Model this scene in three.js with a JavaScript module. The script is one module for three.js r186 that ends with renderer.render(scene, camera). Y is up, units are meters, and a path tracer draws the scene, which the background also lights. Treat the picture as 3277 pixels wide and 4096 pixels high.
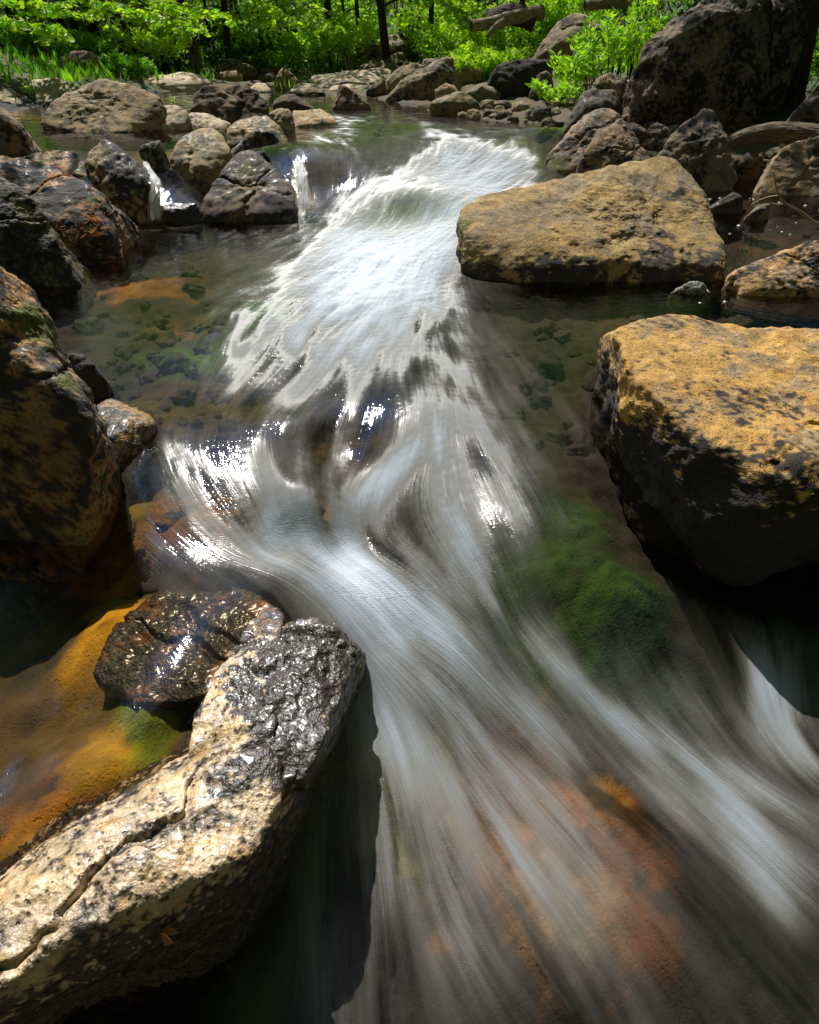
import * as THREE from 'three';
import { Sky } from 'three/addons/objects/Sky.js';
import { ConvexHull } from 'three/addons/math/ConvexHull.js';
import { mergeGeometries, mergeVertices } from 'three/addons/utils/BufferGeometryUtils.js';
import { createNoise3D, createNoise4D } from 'simplex-noise';

// ---------------------------------------------------------------- camera, sky, sun, exposure
const scene = new THREE.Scene();
const FOV = 75, PITCH = THREE.MathUtils.degToRad(35.9), EYE = 1.5, ASPECT = 819 / 1024;
const camera = new THREE.PerspectiveCamera(FOV, ASPECT, 0.05, 400);
camera.position.set(0, EYE, 0);
camera.rotation.set(-PITCH, 0, 0);
const SUN_AZ = THREE.MathUtils.degToRad(20), SUN_EL = THREE.MathUtils.degToRad(54);
const sunDir = new THREE.Vector3(-Math.sin(SUN_AZ) * Math.cos(SUN_EL), Math.sin(SUN_EL), -Math.cos(SUN_AZ) * Math.cos(SUN_EL));
const sky = new Sky();
sky.name = 'sky'; sky.userData = { kind: 'structure', label: 'clear pale blue daytime sky above the wooded stream', category: 'sky' };
sky.scale.setScalar(300);
sky.material.uniforms.sunPosition.value.copy(sunDir);
sky.material.uniforms.turbidity.value = 8;
sky.material.uniforms.rayleigh.value = 0.25;
sky.material.uniforms.mieCoefficient.value = 0.004;
scene.add(sky);
scene.environmentIntensity = 0.1;
const sun = new THREE.DirectionalLight(new THREE.Color(1, 0.955, 0.88), 5);
sun.position.copy(sunDir).multiplyScalar(60);
sun.castShadow = true; sun.shadow.mapSize.set(4096, 4096);
Object.assign(sun.shadow.camera, { left: -25, right: 25, top: 30, bottom: -25, near: 1, far: 160 });
scene.add(sun); scene.add(sun.target);
const EXPOSURE = 1.3;

// ---------------------------------------------------------------- small helpers
let seed = 7;
const rnd = () => { seed = (seed + 0x6d2b79f5) | 0; let t = Math.imul(seed ^ (seed >>> 15), 1 | seed); t = (t + Math.imul(t ^ (t >>> 7), 61 | t)) ^ t; return ((t ^ (t >>> 14)) >>> 0) / 4294967296; };
const N3 = createNoise3D(rnd), N4 = createNoise4D(rnd);
const fbm = (x, y, z, o = 4) => { let a = 0.5, s = 0, f = 1; for (let i = 0; i < o; i++) { s += a * N3(x * f, y * f, z * f); f *= 2.07; a *= 0.5; } return s; };
const ss = (a, b, x) => { const t = Math.min(1, Math.max(0, (x - a) / (b - a))); return t * t * (3 - 2 * t); };
const lerp = (a, b, t) => a + (b - a) * t;
const clamp = (x, a, b) => Math.min(b, Math.max(a, x));
const V = (x, y, z) => new THREE.Vector3(x, y, z);
const taken = {};
const numbered = (n) => { const k = taken[n] = (taken[n] ?? -1) + 1; return k ? `${n}_${String(k).padStart(3, '0')}` : n; };
function tag(o, label, category, group, kind) { o.userData.label = label; if (category) o.userData.category = category; if (group) o.userData.group = group; if (kind) o.userData.kind = kind; return o; }
function mesh(name, geo, mat, parent = scene) {
  const m = new THREE.Mesh(geo, mat); m.name = parent === scene ? numbered(name) : name; m.castShadow = m.receiveShadow = true; parent.add(m); return m;
}
function group(name, label, category, grp) { const g = new THREE.Group(); g.name = numbered(name); tag(g, label, category, grp); scene.add(g); return g; }

// a pixel of the photograph (3277 x 4096) gives a direction; its distance comes from a height or a depth
const T = Math.tan(THREE.MathUtils.degToRad(FOV / 2)), SP = Math.sin(PITCH), CP = Math.cos(PITCH);
function ray(x, y) { const a = (x / 3277 * 2 - 1) * T * ASPECT, b = (1 - y / 2048) * T; return V(a, -SP + CP * b, -CP - SP * b); }
const atY = (x, y, h) => { const d = ray(x, y); return d.multiplyScalar((h - EYE) / d.y).add(V(0, EYE, 0)); };
const atZ = (x, y, z) => { const d = ray(x, y); return d.multiplyScalar(z / d.z).add(V(0, EYE, 0)); };
const pxSize = (p) => (SP * (EYE - p.y) - CP * p.z) * 2 * T * ASPECT / 3277;    // metres per pixel there
const DU = 1.9;                                                               // some positions are noted at 1725 px width

// ---------------------------------------------------------------- water levels: thin-plate spline through noted points
const levels = [
  [600, 205, 0.43], [900, 205, 0.43], [80, 240, 0.43], [210, 250, 0.43], [-300, 300, 0.41], [150, 300, 0.37], [300, 290, 0.37], [450, 285, 0.37], [560, 300, 0.37],
  [760, 235, 0.425], [900, 240, 0.425], [1000, 250, 0.42], [1150, 265, 0.42], [700, 265, 0.42], [690, 295, 0.4], [800, 290, 0.39], [950, 287, 0.39], [1120, 287, 0.39], [1240, 296, 0.34], [1190, 362, 0.09], [1260, 358, 0.05], [1340, 355, 0.04],
  [650, 335, 0.35], [720, 335, 0.33], [800, 345, 0.25], [900, 340, 0.24], [1000, 345, 0.22], [1130, 340, 0.24], [700, 400, 0.1], [800, 392, 0.17], [900, 390, 0.18], [1050, 392, 0.12],
  [850, 412, 0.17], [850, 455, 0.02], [960, 470, 0.06], [700, 455, 0.02], [640, 440, 0.02],
  [310, 352, 0.35], [360, 355, 0.35], [330, 385, 0.25], [420, 405, 0.12], [365, 415, 0.15], [400, 382, 0.13], [450, 372, 0.13], [470, 352, 0.2], [500, 330, 0.3], [320, 474, 0], [420, 482, 0], [520, 490, 0],
  [300, 560, 0], [450, 540, 0], [560, 620, 0.03], [700, 560, 0.03], [830, 535, 0.06], [900, 600, 0], [1000, 640, -0.01], [1200, 640, -0.01], [1400, 650, 0], [1600, 680, 0], [1700, 600, 0], [1600, 450, 0.01], [1700, 450, 0.01], [1500, 400, 0.02],
  [200, 700, -0.01], [400, 690, 0.03], [550, 700, 0.02], [700, 720, 0], [850, 750, 0], [1050, 750, -0.01], [1200, 760, -0.01], [300, 850, -0.02], [450, 850, -0.02], [600, 850, -0.03], [750, 850, -0.02], [930, 862, 0.015], [1050, 850, -0.02], [1230, 850, -0.03],
  [640, 890, -0.02], [700, 960, -0.13], [560, 960, -0.05], [640, 1055, -0.08], [610, 1130, -0.2], [860, 950, -0.06], [780, 1050, -0.16], [720, 1150, -0.25],
  [950, 1000, -0.05], [1050, 1000, -0.03], [1200, 1000, -0.04], [1300, 1020, -0.1], [1000, 1150, -0.12], [1100, 1150, -0.1], [1250, 1180, -0.1], [1380, 1200, -0.14], [1100, 1300, -0.26], [1250, 1350, -0.28], [1420, 1350, -0.31], [1350, 1480, -0.42], [1500, 1480, -0.46], [1250, 1450, -0.38], [1400, 1575, -0.49],
  [940, 1080, -0.1], [1060, 1290, -0.22], [1190, 1440, -0.357],
  [250, 1050, -0.1], [400, 1000, -0.06], [350, 950, -0.03], [500, 1080, -0.12], [300, 1200, -0.17], [450, 1180, -0.17], [620, 1190, -0.2], [150, 1500, -0.19], [300, 1600, -0.2], [50, 1750, -0.2], [460, 1420, -0.19], [560, 1250, -0.18],
  [760, 1230, -0.28], [850, 1330, -0.357], [800, 1420, -0.421], [760, 1500, -0.501], [900, 1450, -0.405], [1000, 1600, -0.501], [700, 1700, -0.59], [850, 1700, -0.56], [1000, 1900, -0.61], [620, 1900, -0.65], [600, 2156, -0.71], [900, 2156, -0.69], [1300, 2156, -0.69], [1725, 2156, -0.71], [1250, 1700, -0.54], [1400, 1900, -0.61], [1725, 1720, -0.59], [1600, 1550, -0.55], [1600, 1380, -0.501], [1690, 1400, -0.55], [1600, 1250, -0.501], [1725, 1300, -0.501],
  [862, 2700, -0.77], [0, 2700, -0.75], [1725, 2700, -0.77], [2200, 1800, -0.64], [2300, 900, -0.05], [2300, 500, 0.05], [-300, 900, -0.02], [-300, 1500, -0.2], [-200, 2000, -0.22], [-500, 500, 0.3],
].map(([x, y, h]) => { const p = atY(x * DU, y * DU, h); return [p.x, p.z, h]; });
for (const [x, z, h] of [[-12, -24, .45], [0, -26, .46], [12, -26, .45], [14, -14, .43], [-14, -14, .43], [9, -9, .3], [0, 3, -.75], [6, 0, -.6], [-6, 0, -.3]]) levels.push([x, z, h]);
function spline(pts, soft) {
  const n = pts.length, m = n + 3, A = Array.from({ length: m }, () => new Float64Array(m + 1));
  const U = (d2) => d2 < 1e-12 ? 0 : d2 * Math.log(d2);
  for (let i = 0; i < n; i++) {
    for (let j = 0; j < n; j++) A[i][j] = U((pts[i][0] - pts[j][0]) ** 2 + (pts[i][1] - pts[j][1]) ** 2);
    A[i][i] += soft; A[i][n] = A[n][i] = 1; A[i][n + 1] = A[n + 1][i] = pts[i][0]; A[i][n + 2] = A[n + 2][i] = pts[i][1]; A[i][m] = pts[i][2];
  }
  for (let c = 0; c < m; c++) {
    let p = c; for (let r = c + 1; r < m; r++) if (Math.abs(A[r][c]) > Math.abs(A[p][c])) p = r;
    [A[c], A[p]] = [A[p], A[c]];
    for (let r = 0; r < m; r++) if (r !== c && A[r][c]) { const f = A[r][c] / A[c][c]; for (let k = c; k <= m; k++) A[r][k] -= f * A[c][k]; }
  }
  const w = A.map((r, i) => r[m] / r[i]);
  return (x, z) => { let s = w[n] + w[n + 1] * x + w[n + 2] * z; for (let i = 0; i < n; i++) { const dx = x - pts[i][0], dz = z - pts[i][1]; s += w[i] * U(dx * dx + dz * dz); } return s; };
}
const water0 = spline(levels, 0.004);
const waterLevel = (x, z) => clamp(water0(x, z), -.86, .48);
function onWater(x, y) {
  const d = ray(x, y).normalize(); let t = 0.5;
  for (let i = 0; i < 900; i++) { const px = d.x * t, py = EYE + d.y * t, pz = d.z * t; if (py <= waterLevel(px, pz)) break; t += 0.008 + t * 0.0035; if (t > 45) break; }
  return V(d.x * t, EYE + d.y * t, d.z * t);
}

// ---------------------------------------------------------------- the currents: noted along the stream, [points, width px, foam]
const strokeNotes = [
  [[750, 222, 800, 255, 820, 285, 790, 325], 30, .35], [[900, 228, 1000, 258, 1100, 285, 1140, 318], 26, .28], [[850, 240, 900, 270, 950, 300], 24, .35], [[640, 290, 700, 300, 750, 330, 700, 385], 45, .45], [[700, 240, 740, 270, 720, 300], 30, .45],
  [[1050, 315, 1000, 330, 900, 352, 800, 390, 720, 425], 26, .8], [[1140, 330, 1080, 350, 1000, 372, 940, 398], 24, .75], [[975, 305, 940, 350], 14, .8], [[1130, 360, 1040, 392, 960, 445, 880, 500, 800, 560], 34, .85],
  [[620, 330, 628, 400, 640, 445], 16, .5], [[660, 395, 655, 445], 14, .5], [[700, 435, 640, 470, 560, 520, 450, 560], 36, .38], [[960, 465, 890, 520, 810, 560, 740, 620], 56, .92], [[760, 445, 720, 500, 640, 560, 520, 600, 400, 640], 34, .45], [[760, 470, 680, 560, 560, 640, 480, 720], 100, .3], [[720, 560, 620, 660, 560, 760], 90, .3],
  [[740, 480, 780, 540, 700, 600], 50, .75], [[830, 560, 720, 640, 600, 690], 40, .8], [[840, 590, 800, 680, 770, 740, 760, 800], 46, .5], [[880, 560, 890, 640, 880, 700], 46, .5], [[640, 610, 520, 630, 400, 640], 22, .35],
  [[430, 735, 520, 738, 640, 730, 720, 760], 18, .45], [[480, 655, 580, 690, 650, 730], 20, .6], [[430, 655, 480, 665, 530, 660], 14, .35], [[880, 600, 900, 700, 960, 800, 930, 860], 50, .38], [[700, 730, 640, 820, 560, 870], 40, .35], [[600, 740, 520, 800, 450, 860], 30, .28],
  [[760, 760, 740, 860, 700, 900], 40, .3], [[960, 640, 1060, 720, 1120, 800, 1150, 880], 50, .3], [[1000, 620, 1150, 635, 1250, 680], 20, .22], [[1000, 590, 1080, 600, 1180, 610, 1260, 660], 20, .16], [[820, 780, 850, 840, 900, 870], 40, .3], [[1140, 760, 1200, 820, 1220, 860], 30, .22], [[1440, 640, 1480, 660, 1530, 690], 16, .16],
  [[935, 868, 890, 915, 865, 960, 800, 1020, 745, 1090, 720, 1160], 40, .85], [[900, 880, 945, 1000, 970, 1100, 1020, 1220, 1080, 1330, 1200, 1440, 1400, 1570, 1725, 1720], 22, .62], [[935, 865, 925, 960, 930, 1060, 960, 1160, 1010, 1260], 36, .5],
  [[960, 870, 1050, 960, 1100, 1100, 1110, 1210], 30, .38], [[1000, 860, 1150, 1020, 1200, 1200, 1260, 1350, 1330, 1480], 40, .16], [[1090, 880, 1120, 1000, 1130, 1150, 1180, 1300], 26, .22], [[1180, 850, 1230, 930, 1250, 990], 22, .3], [[1310, 1000, 1450, 1150, 1540, 1300, 1580, 1420], 18, .28], [[1250, 1040, 1350, 1180, 1440, 1320, 1480, 1450], 40, .1],
  [[1100, 1240, 1150, 1330, 1260, 1450], 50, .2], [[1380, 1440, 1460, 1500, 1490, 1540], 24, .35],
  [[690, 895, 715, 950, 735, 1000], 16, .8], [[650, 1075, 650, 1110, 620, 1160], 20, .85], [[580, 1085, 560, 1120, 570, 1160], 18, .7], [[615, 1075, 600, 1120, 590, 1160], 20, .8], [[330, 935, 420, 980, 500, 1022], 9, .55], [[350, 1000, 430, 1080, 520, 1150, 640, 1180], 36, .34], [[250, 1110, 400, 1170, 560, 1190, 700, 1200], 26, .25],
  [[560, 880, 640, 960, 690, 1040], 24, .28], [[480, 870, 560, 960, 600, 1040], 24, .26], [[520, 940, 560, 1000, 600, 1060], 18, .35],
  [[560, 1175, 680, 1200, 800, 1270, 900, 1350, 1000, 1460, 1150, 1560, 1400, 1700, 1725, 1950], 40, .6], [[700, 1170, 790, 1280, 830, 1340, 860, 1400], 50, .8], [[720, 1140, 800, 1220, 900, 1330], 44, .75], [[740, 1240, 850, 1300, 960, 1400, 1050, 1480], 50, .6],
  [[765, 1400, 850, 1430, 950, 1520, 1000, 1650, 1100, 1850, 1300, 2156], 34, .48], [[900, 1440, 1000, 1540, 1180, 1720, 1400, 1950, 1560, 2156], 40, .34], [[770, 1410, 800, 1550, 820, 1700, 800, 1900, 760, 2156], 50, .4], [[740, 1480, 690, 1650, 650, 1850, 620, 2000, 560, 2156], 34, .26], [[800, 1440, 880, 1600, 930, 1800, 980, 2000, 1020, 2156], 40, .36],
  [[1200, 1470, 1450, 1600, 1600, 1680, 1725, 1740], 34, .6], [[1600, 1330, 1612, 1430, 1600, 1540, 1700, 1640], 34, .6], [[1690, 1450, 1660, 1540, 1725, 1640], 30, .45], [[1500, 1625, 1600, 1750, 1725, 1900], 50, .42], [[1450, 1650, 1600, 1850, 1725, 2050], 40, .22], [[640, 1750, 640, 1900, 700, 2156], 30, .26], [[900, 1900, 1000, 2050, 1100, 2156], 40, .22],
  [[328, 372, 316, 410, 322, 440, 322, 474], 9, .85], [[395, 405, 370, 418, 350, 440], 18, .35], [[290, 478, 350, 478, 430, 480], 6, .7], [[70, 272, 110, 292, 130, 302], 22, .4], [[130, 303, 250, 296, 350, 287, 480, 281], 5, .6], [[300, 285, 400, 278, 480, 275], 4, .4], [[600, 225, 660, 250, 720, 262], 14, .3], [[560, 182, 580, 192, 590, 200], 6, .6], [[340, 190, 370, 195], 3, .7],
  [[250, 560, 320, 580, 420, 600], 40, .02], [[200, 700, 320, 760, 420, 850], 60, .02], [[150, 1300, 200, 1400, 150, 1700], 60, .0], [[1300, 700, 1500, 680, 1725, 680], 50, .02], [[1500, 500, 1600, 550, 1500, 620], 50, .0], [[1725, 480, 1600, 500, 1560, 560], 50, .0], [[1100, 620, 1150, 700, 1200, 800], 50, .05], [[400, 820, 500, 950, 620, 1080], 40, .05],
];
strokeNotes.push(
  [[980, 360, 890, 430, 810, 520, 740, 620, 690, 680], 85, .5], [[1120, 330, 1000, 362, 860, 400, 760, 430], 34, .5], [[820, 540, 700, 630, 600, 700], 90, .4], [[860, 560, 820, 680, 780, 780], 90, .24], [[700, 730, 640, 800, 590, 880], 120, .16], [[900, 680, 1000, 760, 1060, 880], 110, .16], [[1000, 880, 1100, 1150, 1250, 1400], 120, .13], [[1120, 860, 1260, 1050, 1400, 1300, 1480, 1480], 110, .1], [[1060, 1000, 1120, 1200, 1220, 1400], 60, .14],
  [[900, 1430, 1100, 1700, 1300, 2156], 230, .18], [[760, 1480, 720, 1800, 700, 2156], 110, .18], [[1400, 1640, 1560, 1780, 1725, 1950], 130, .26], [[350, 1000, 480, 1100, 640, 1190], 80, .16], [[950, 1000, 980, 1150, 1050, 1280], 60, .24], [[640, 1150, 780, 1230, 900, 1340], 80, .4], [[1640, 1380, 1640, 1520, 1725, 1620], 60, .3], [[800, 235, 900, 270, 1000, 310], 80, .16], [[640, 295, 720, 320, 730, 380], 50, .3]);
const segments = [];
strokeNotes.forEach(([p, w, f], id) => {
  const q = []; for (let i = 0; i < p.length; i += 2) q.push(onWater(p[i] * DU, p[i + 1] * DU));
  const curve = new THREE.CatmullRomCurve3(q, false, 'centripetal'), n = (q.length - 1) * 5, c = curve.getPoints(n);
  for (let i = 0; i < n; i++) {
    const e = ss(0, 1, Math.min(1, (i + 1) / (n * .22 + 1), (n - i) / (n * .38 + 1))), m = pxSize(c[i]) * DU * w * .7;
    const dx = c[i + 1].x - c[i].x, dz = c[i + 1].z - c[i].z, L = Math.hypot(dx, dz) + 1e-6;
    segments.push({ x: c[i].x, z: c[i].z, dx, dz, L2: L * L, tx: dx / L, tz: dz / L, s: Math.max(m, .012), f: f * lerp(.05, 1, e), id });
  }
});
// how white the water is, noted across the stream: rows of [y, [x, whiteness], ...]
const whiteRows = [
  [230, [750, 0.15], [850, 0.12], [950, 0.1], [1050, 0.1]],
  [255, [690, 0.25], [800, 0.25], [900, 0.22], [1000, 0.12], [1120, 0.08]],
  [285, [650, 0.22], [740, 0.3], [830, 0.14], [910, 0.28], [1000, 0.2], [1110, 0.14]],
  [310, [700, 0.35], [765, 0.18], [840, 0.1], [900, 0.2], [960, 0.45], [1020, 0.3], [1080, 0.38], [1135, 0.3]],
  [345, [640, 0.28], [700, 0.28], [755, 0.04], [800, 0.28], [860, 0.6], [920, 0.8], [980, 0.85], [1040, 0.75], [1100, 0.7], [1145, 0.55]],
  [385, [650, 0.2], [700, 0.12], [740, 0.5], [800, 0.7], [870, 0.75], [940, 0.7], [1010, 0.65], [1070, 0.45]],
  [428, [640, 0.5], [700, 0.4], [750, 0.6], [800, 0.2], [850, 0.08], [905, 0.1], [955, 0.35], [1000, 0.4]],
  [470, [650, 0.45], [700, 0.6], [760, 0.75], [830, 0.55], [880, 0.5], [935, 0.72]],
  [510, [560, 0.3], [620, 0.5], [700, 0.75], [760, 0.9], [830, 0.98], [900, 0.95], [950, 0.8]],
  [555, [450, 0.12], [520, 0.35], [600, 0.5], [680, 0.8], [760, 0.95], [840, 0.96], [920, 0.88], [985, 0.5]],
  [605, [400, 0.12], [480, 0.4], [545, 0.22], [605, 0.4], [680, 0.82], [760, 0.85], [840, 0.8], [920, 0.7], [985, 0.4]],
  [650, [330, 0.06], [400, 0.35], [470, 0.35], [540, 0.45], [620, 0.5], [700, 0.72], [780, 0.68], [860, 0.55], [940, 0.45], [1020, 0.22], [1100, 0.14]],
  [695, [300, 0.03], [380, 0.07], [440, 0.14], [500, 0.42], [560, 0.48], [620, 0.4], [700, 0.5], [780, 0.5], [860, 0.45], [940, 0.35], [1020, 0.2], [1100, 0.12]],
  [740, [350, 0.05], [440, 0.35], [520, 0.5], [600, 0.52], [680, 0.48], [760, 0.42], [840, 0.32], [920, 0.3], [1000, 0.25], [1080, 0.16], [1160, 0.12]],
  [805, [400, 0.04], [480, 0.16], [560, 0.26], [640, 0.26], [720, 0.3], [800, 0.22], [880, 0.25], [950, 0.3], [1050, 0.17], [1150, 0.2], [1210, 0.24]],
  [875, [330, 0.02], [450, 0.1], [550, 0.16], [640, 0.16], [720, 0.1], [800, 0.08], [870, 0.4], [930, 0.6], [990, 0.32], [1080, 0.2], [1180, 0.2], [1240, 0.25]],
  [950, [330, 0.33], [400, 0.4], [470, 0.12], [540, 0.26], [600, 0.25], [690, 0.58], [725, 0.55], [785, 0.08], [850, 0.6], [905, 0.5], [960, 0.36], [1040, 0.34], [1120, 0.16], [1200, 0.16]],
  [1035, [300, 0.15], [380, 0.25], [450, 0.3], [520, 0.3], [580, 0.35], [660, 0.2], [735, 0.3], [790, 0.65], [860, 0.4], [930, 0.52], [1000, 0.26], [1080, 0.28], [1160, 0.13], [1300, 0.1]],
  [1110, [250, 0.06], [340, 0.2], [430, 0.3], [500, 0.35], [560, 0.7], [610, 0.8], [660, 0.7], [740, 0.75], [800, 0.32], [880, 0.26], [950, 0.48], [1020, 0.26], [1100, 0.2], [1200, 0.1], [1350, 0.06]],
  [1185, [220, 0.03], [320, 0.1], [420, 0.25], [520, 0.35], [620, 0.6], [700, 0.9], [780, 0.62], [860, 0.36], [940, 0.4], [1010, 0.44], [1080, 0.17], [1180, 0.13], [1300, 0.08], [1420, 0.07]],
  [1255, [560, 0.28], [660, 0.72], [740, 0.95], [820, 0.75], [900, 0.46], [980, 0.4], [1050, 0.4], [1130, 0.16], [1250, 0.12], [1380, 0.1], [1500, 0.1], [1560, 0.15]],
  [1340, [780, 0.75], [850, 0.66], [920, 0.6], [1000, 0.42], [1080, 0.4], [1160, 0.26], [1260, 0.13], [1390, 0.12], [1500, 0.12], [1600, 0.34], [1640, 0.4]],
  [1425, [780, 0.6], [860, 0.6], [950, 0.58], [1040, 0.45], [1130, 0.24], [1220, 0.38], [1320, 0.24], [1420, 0.2], [1500, 0.14], [1590, 0.48], [1680, 0.36]],
  [1510, [740, 0.22], [820, 0.4], [900, 0.45], [990, 0.5], [1080, 0.45], [1160, 0.32], [1250, 0.26], [1350, 0.44], [1440, 0.42], [1550, 0.42], [1650, 0.48]],
  [1605, [700, 0.16], [780, 0.26], [860, 0.35], [940, 0.4], [1020, 0.4], [1100, 0.36], [1180, 0.27], [1280, 0.13], [1380, 0.28], [1480, 0.55], [1580, 0.68], [1680, 0.64]],
  [1720, [660, 0.14], [760, 0.22], [850, 0.29], [940, 0.3], [1030, 0.27], [1120, 0.3], [1220, 0.22], [1330, 0.14], [1450, 0.18], [1550, 0.36], [1650, 0.5], [1720, 0.5]],
  [1850, [640, 0.15], [740, 0.22], [850, 0.24], [950, 0.22], [1050, 0.26], [1150, 0.26], [1260, 0.2], [1380, 0.13], [1500, 0.14], [1620, 0.24], [1720, 0.32]],
  [2000, [600, 0.18], [700, 0.22], [820, 0.18], [940, 0.2], [1060, 0.18], [1180, 0.22], [1300, 0.17], [1450, 0.12], [1600, 0.14], [1740, 0.16]],
  [2130, [560, 0.22], [680, 0.24], [800, 0.16], [950, 0.18], [1100, 0.15], [1300, 0.15], [1500, 0.12], [1700, 0.13]],
];
const whiteness = [[200, 600, 0.02], [250, 700, 0.02], [250, 800, 0.02], [150, 1300, 0], [250, 1500, 0], [100, 1700, 0], [350, 1350, 0.02], [1200, 700, 0.08], [1300, 700, 0.03], [1400, 660, 0.05], [1600, 650, 0.01], [1650, 480, 0], [1550, 550, 0], [1180, 640, 0.1], [200, 262, 0.02], [400, 290, 0.12], [300, 290, 0.14], [100, 285, 0.3], [560, 300, 0.05], [330, 440, 0.3], [420, 500, 0.12], [300, 500, 0.04], [560, 210, 0.02], [850, 205, 0.02], [400, 200, 0], [1250, 640, 0.08], [330, 478, 0.45], [400, 480, 0.3], [365, 415, 0.3], [250, 900, 0.02], [470, 1300, 0.05]];
for (const [y, ...r] of whiteRows) for (const [x, v] of r) whiteness.push([x, y, y > 720 && v < .5 && x < 1125 + (y > 1330 ? 600 : 0) ? Math.min(.62, v * (y > 1400 ? 2.6 : 1.9)) : y < 300 ? v * 1.7 : v]);
const whitePoints = whiteness.map(([x, y, v]) => { const p = onWater(x * DU, y * DU), s = 38 * DU * pxSize(p), k = clamp((EYE - p.y) / p.distanceTo(V(0, EYE, 0)), .2, 1); return [p.x, p.z, s, k, v]; });
// current and foam on a grid over a rectangle
function currents(x0, x1, z0, z1, nx, nz) {
  const fx = new Float32Array(nx * nz), fz = new Float32Array(nx * nz).fill(1e-4), foam = new Float32Array(nx * nz), sx = (x1 - x0) / (nx - 1), sz = (z1 - z0) / (nz - 1);
  const own = new Float32Array(nx * nz), clear = new Float32Array(nx * nz).fill(1); let last = 0;
  const flush = () => { for (let n = 0; n < own.length; n++) if (own[n]) { clear[n] *= 1 - own[n] * .62; own[n] = 0; } };
  for (const g of segments) {
    if (g.id !== last) { flush(); last = g.id; }
    const R = Math.max(g.s * 4, .12), far = clamp(1.7 / Math.abs(g.z), .28, 1), Rz = R / far;       // patches lie drawn out along the stream
    const i0 = Math.max(0, Math.floor((Math.min(g.x, g.x + g.dx) - R - x0) / sx)), i1 = Math.min(nx - 1, Math.ceil((Math.max(g.x, g.x + g.dx) + R - x0) / sx));
    const za = Math.min(g.z, g.z + g.dz) - Rz, zb = Math.max(g.z, g.z + g.dz) + Rz;
    let j0 = (za - z0) / sz, j1 = (zb - z0) / sz; if (j0 > j1) [j0, j1] = [j1, j0];
    j0 = Math.max(0, Math.floor(j0)); j1 = Math.min(nz - 1, Math.ceil(j1));
    const k1 = 1 / (2 * g.s * g.s), k2 = 1 / (2 * (g.s * 1.6 + .02) ** 2);
    for (let j = j0; j <= j1; j++) for (let i = i0; i <= i1; i++) {
      const px = x0 + i * sx - g.x, pz = z0 + j * sz - g.z, t = clamp((px * g.dx + pz * g.dz * far * far) / (g.dx * g.dx + g.dz * g.dz * far * far), 0, 1), ex = px - t * g.dx, ez = (pz - t * g.dz) * far, d2 = ex * ex + ez * ez, n = j * nx + i;
      const w = Math.exp(-d2 * k2); fx[n] += w * g.tx; fz[n] += w * g.tz;
      const a = g.f * Math.exp(-d2 * k1); if (a > own[n]) own[n] = a;
    }
  }
  flush();
  const sum = new Float32Array(nx * nz).fill(.0006), weight = new Float32Array(nx * nz).fill(.03);
  for (const [wx, wz, s, k, v] of whitePoints) {
    const R = s * 3, Rz = R / k, i0 = Math.max(0, Math.floor((wx - R - x0) / sx)), i1 = Math.min(nx - 1, Math.ceil((wx + R - x0) / sx)); let j0 = (wz - Rz - z0) / sz, j1 = (wz + Rz - z0) / sz; if (j0 > j1) [j0, j1] = [j1, j0]; j0 = Math.max(0, Math.floor(j0)); j1 = Math.min(nz - 1, Math.ceil(j1));
    for (let j = j0; j <= j1; j++) for (let i = i0; i <= i1; i++) { const dx = (x0 + i * sx - wx) / s, dz = (z0 + j * sz - wz) * k / s, w = Math.exp(-.5 * (dx * dx + dz * dz)); sum[j * nx + i] += w * v; weight[j * nx + i] += w; }
  }
  for (let n = 0; n < nx * nz; n++) { const white = sum[n] / weight[n]; foam[n] = clamp(Math.max(0, white - .035) ** 1.5 * (.19 + 1.5 * (1 - clear[n]) ** 1.2), 0, 1); const l = Math.hypot(fx[n], fz[n]); fx[n] /= l; fz[n] /= l; }
  return { fx, fz, foam, nx, nz, x0, z0, sx, sz };
}
const sample = (c, a, x, z) => { const u = clamp((x - c.x0) / c.sx, 0, c.nx - 1.001), v = clamp((z - c.z0) / c.sz, 0, c.nz - 1.001), i = u | 0, j = v | 0, p = u - i, q = v - j, n = j * c.nx + i; return (a[n] * (1 - p) + a[n + 1] * p) * (1 - q) + (a[n + c.nx] * (1 - p) + a[n + c.nx + 1] * p) * q; };

// ---------------------------------------------------------------- the bank line and the ground under everything
const bankLine = [[-900, 4700], [-700, 3000], [-700, 1500], [-600, 900], [-500, 560], [-200, 430], [100, 425], [400, 400], [650, 372], [760, 372], [1000, 352], [1120, 345], [1180, 360], [1320, 395], [1480, 400], [1560, 405], [1720, 460], [1870, 478], [2060, 500], [2230, 510], [2330, 560], [2640, 660], [3000, 730], [3250, 760], [3900, 820], [4400, 1300], [4300, 2500], [4200, 4700]]
  .map(([x, y]) => { const p = atY(x, y, y > 4000 ? -.65 : y > 2400 ? -.3 : y > 700 ? 0 : y > 560 ? .2 : .42); return [p.x, p.z]; });
function bankDistance(x, z) {                                                 // > 0 on land
  let inside = false, d = 1e9; const n = bankLine.length;
  for (let i = 0, j = n - 1; i < n; j = i++) {
    const [ax, az] = bankLine[i], [bx, bz] = bankLine[j];
    if ((az > z) !== (bz > z) && x < (bx - ax) * (z - az) / (bz - az) + ax) inside = !inside;
    const dx = bx - ax, dz = bz - az, t = clamp(((x - ax) * dx + (z - az) * dz) / (dx * dx + dz * dz), 0, 1); d = Math.min(d, Math.hypot(x - ax - t * dx, z - az - t * dz));
  }
  return inside ? -d : d;
}
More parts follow.
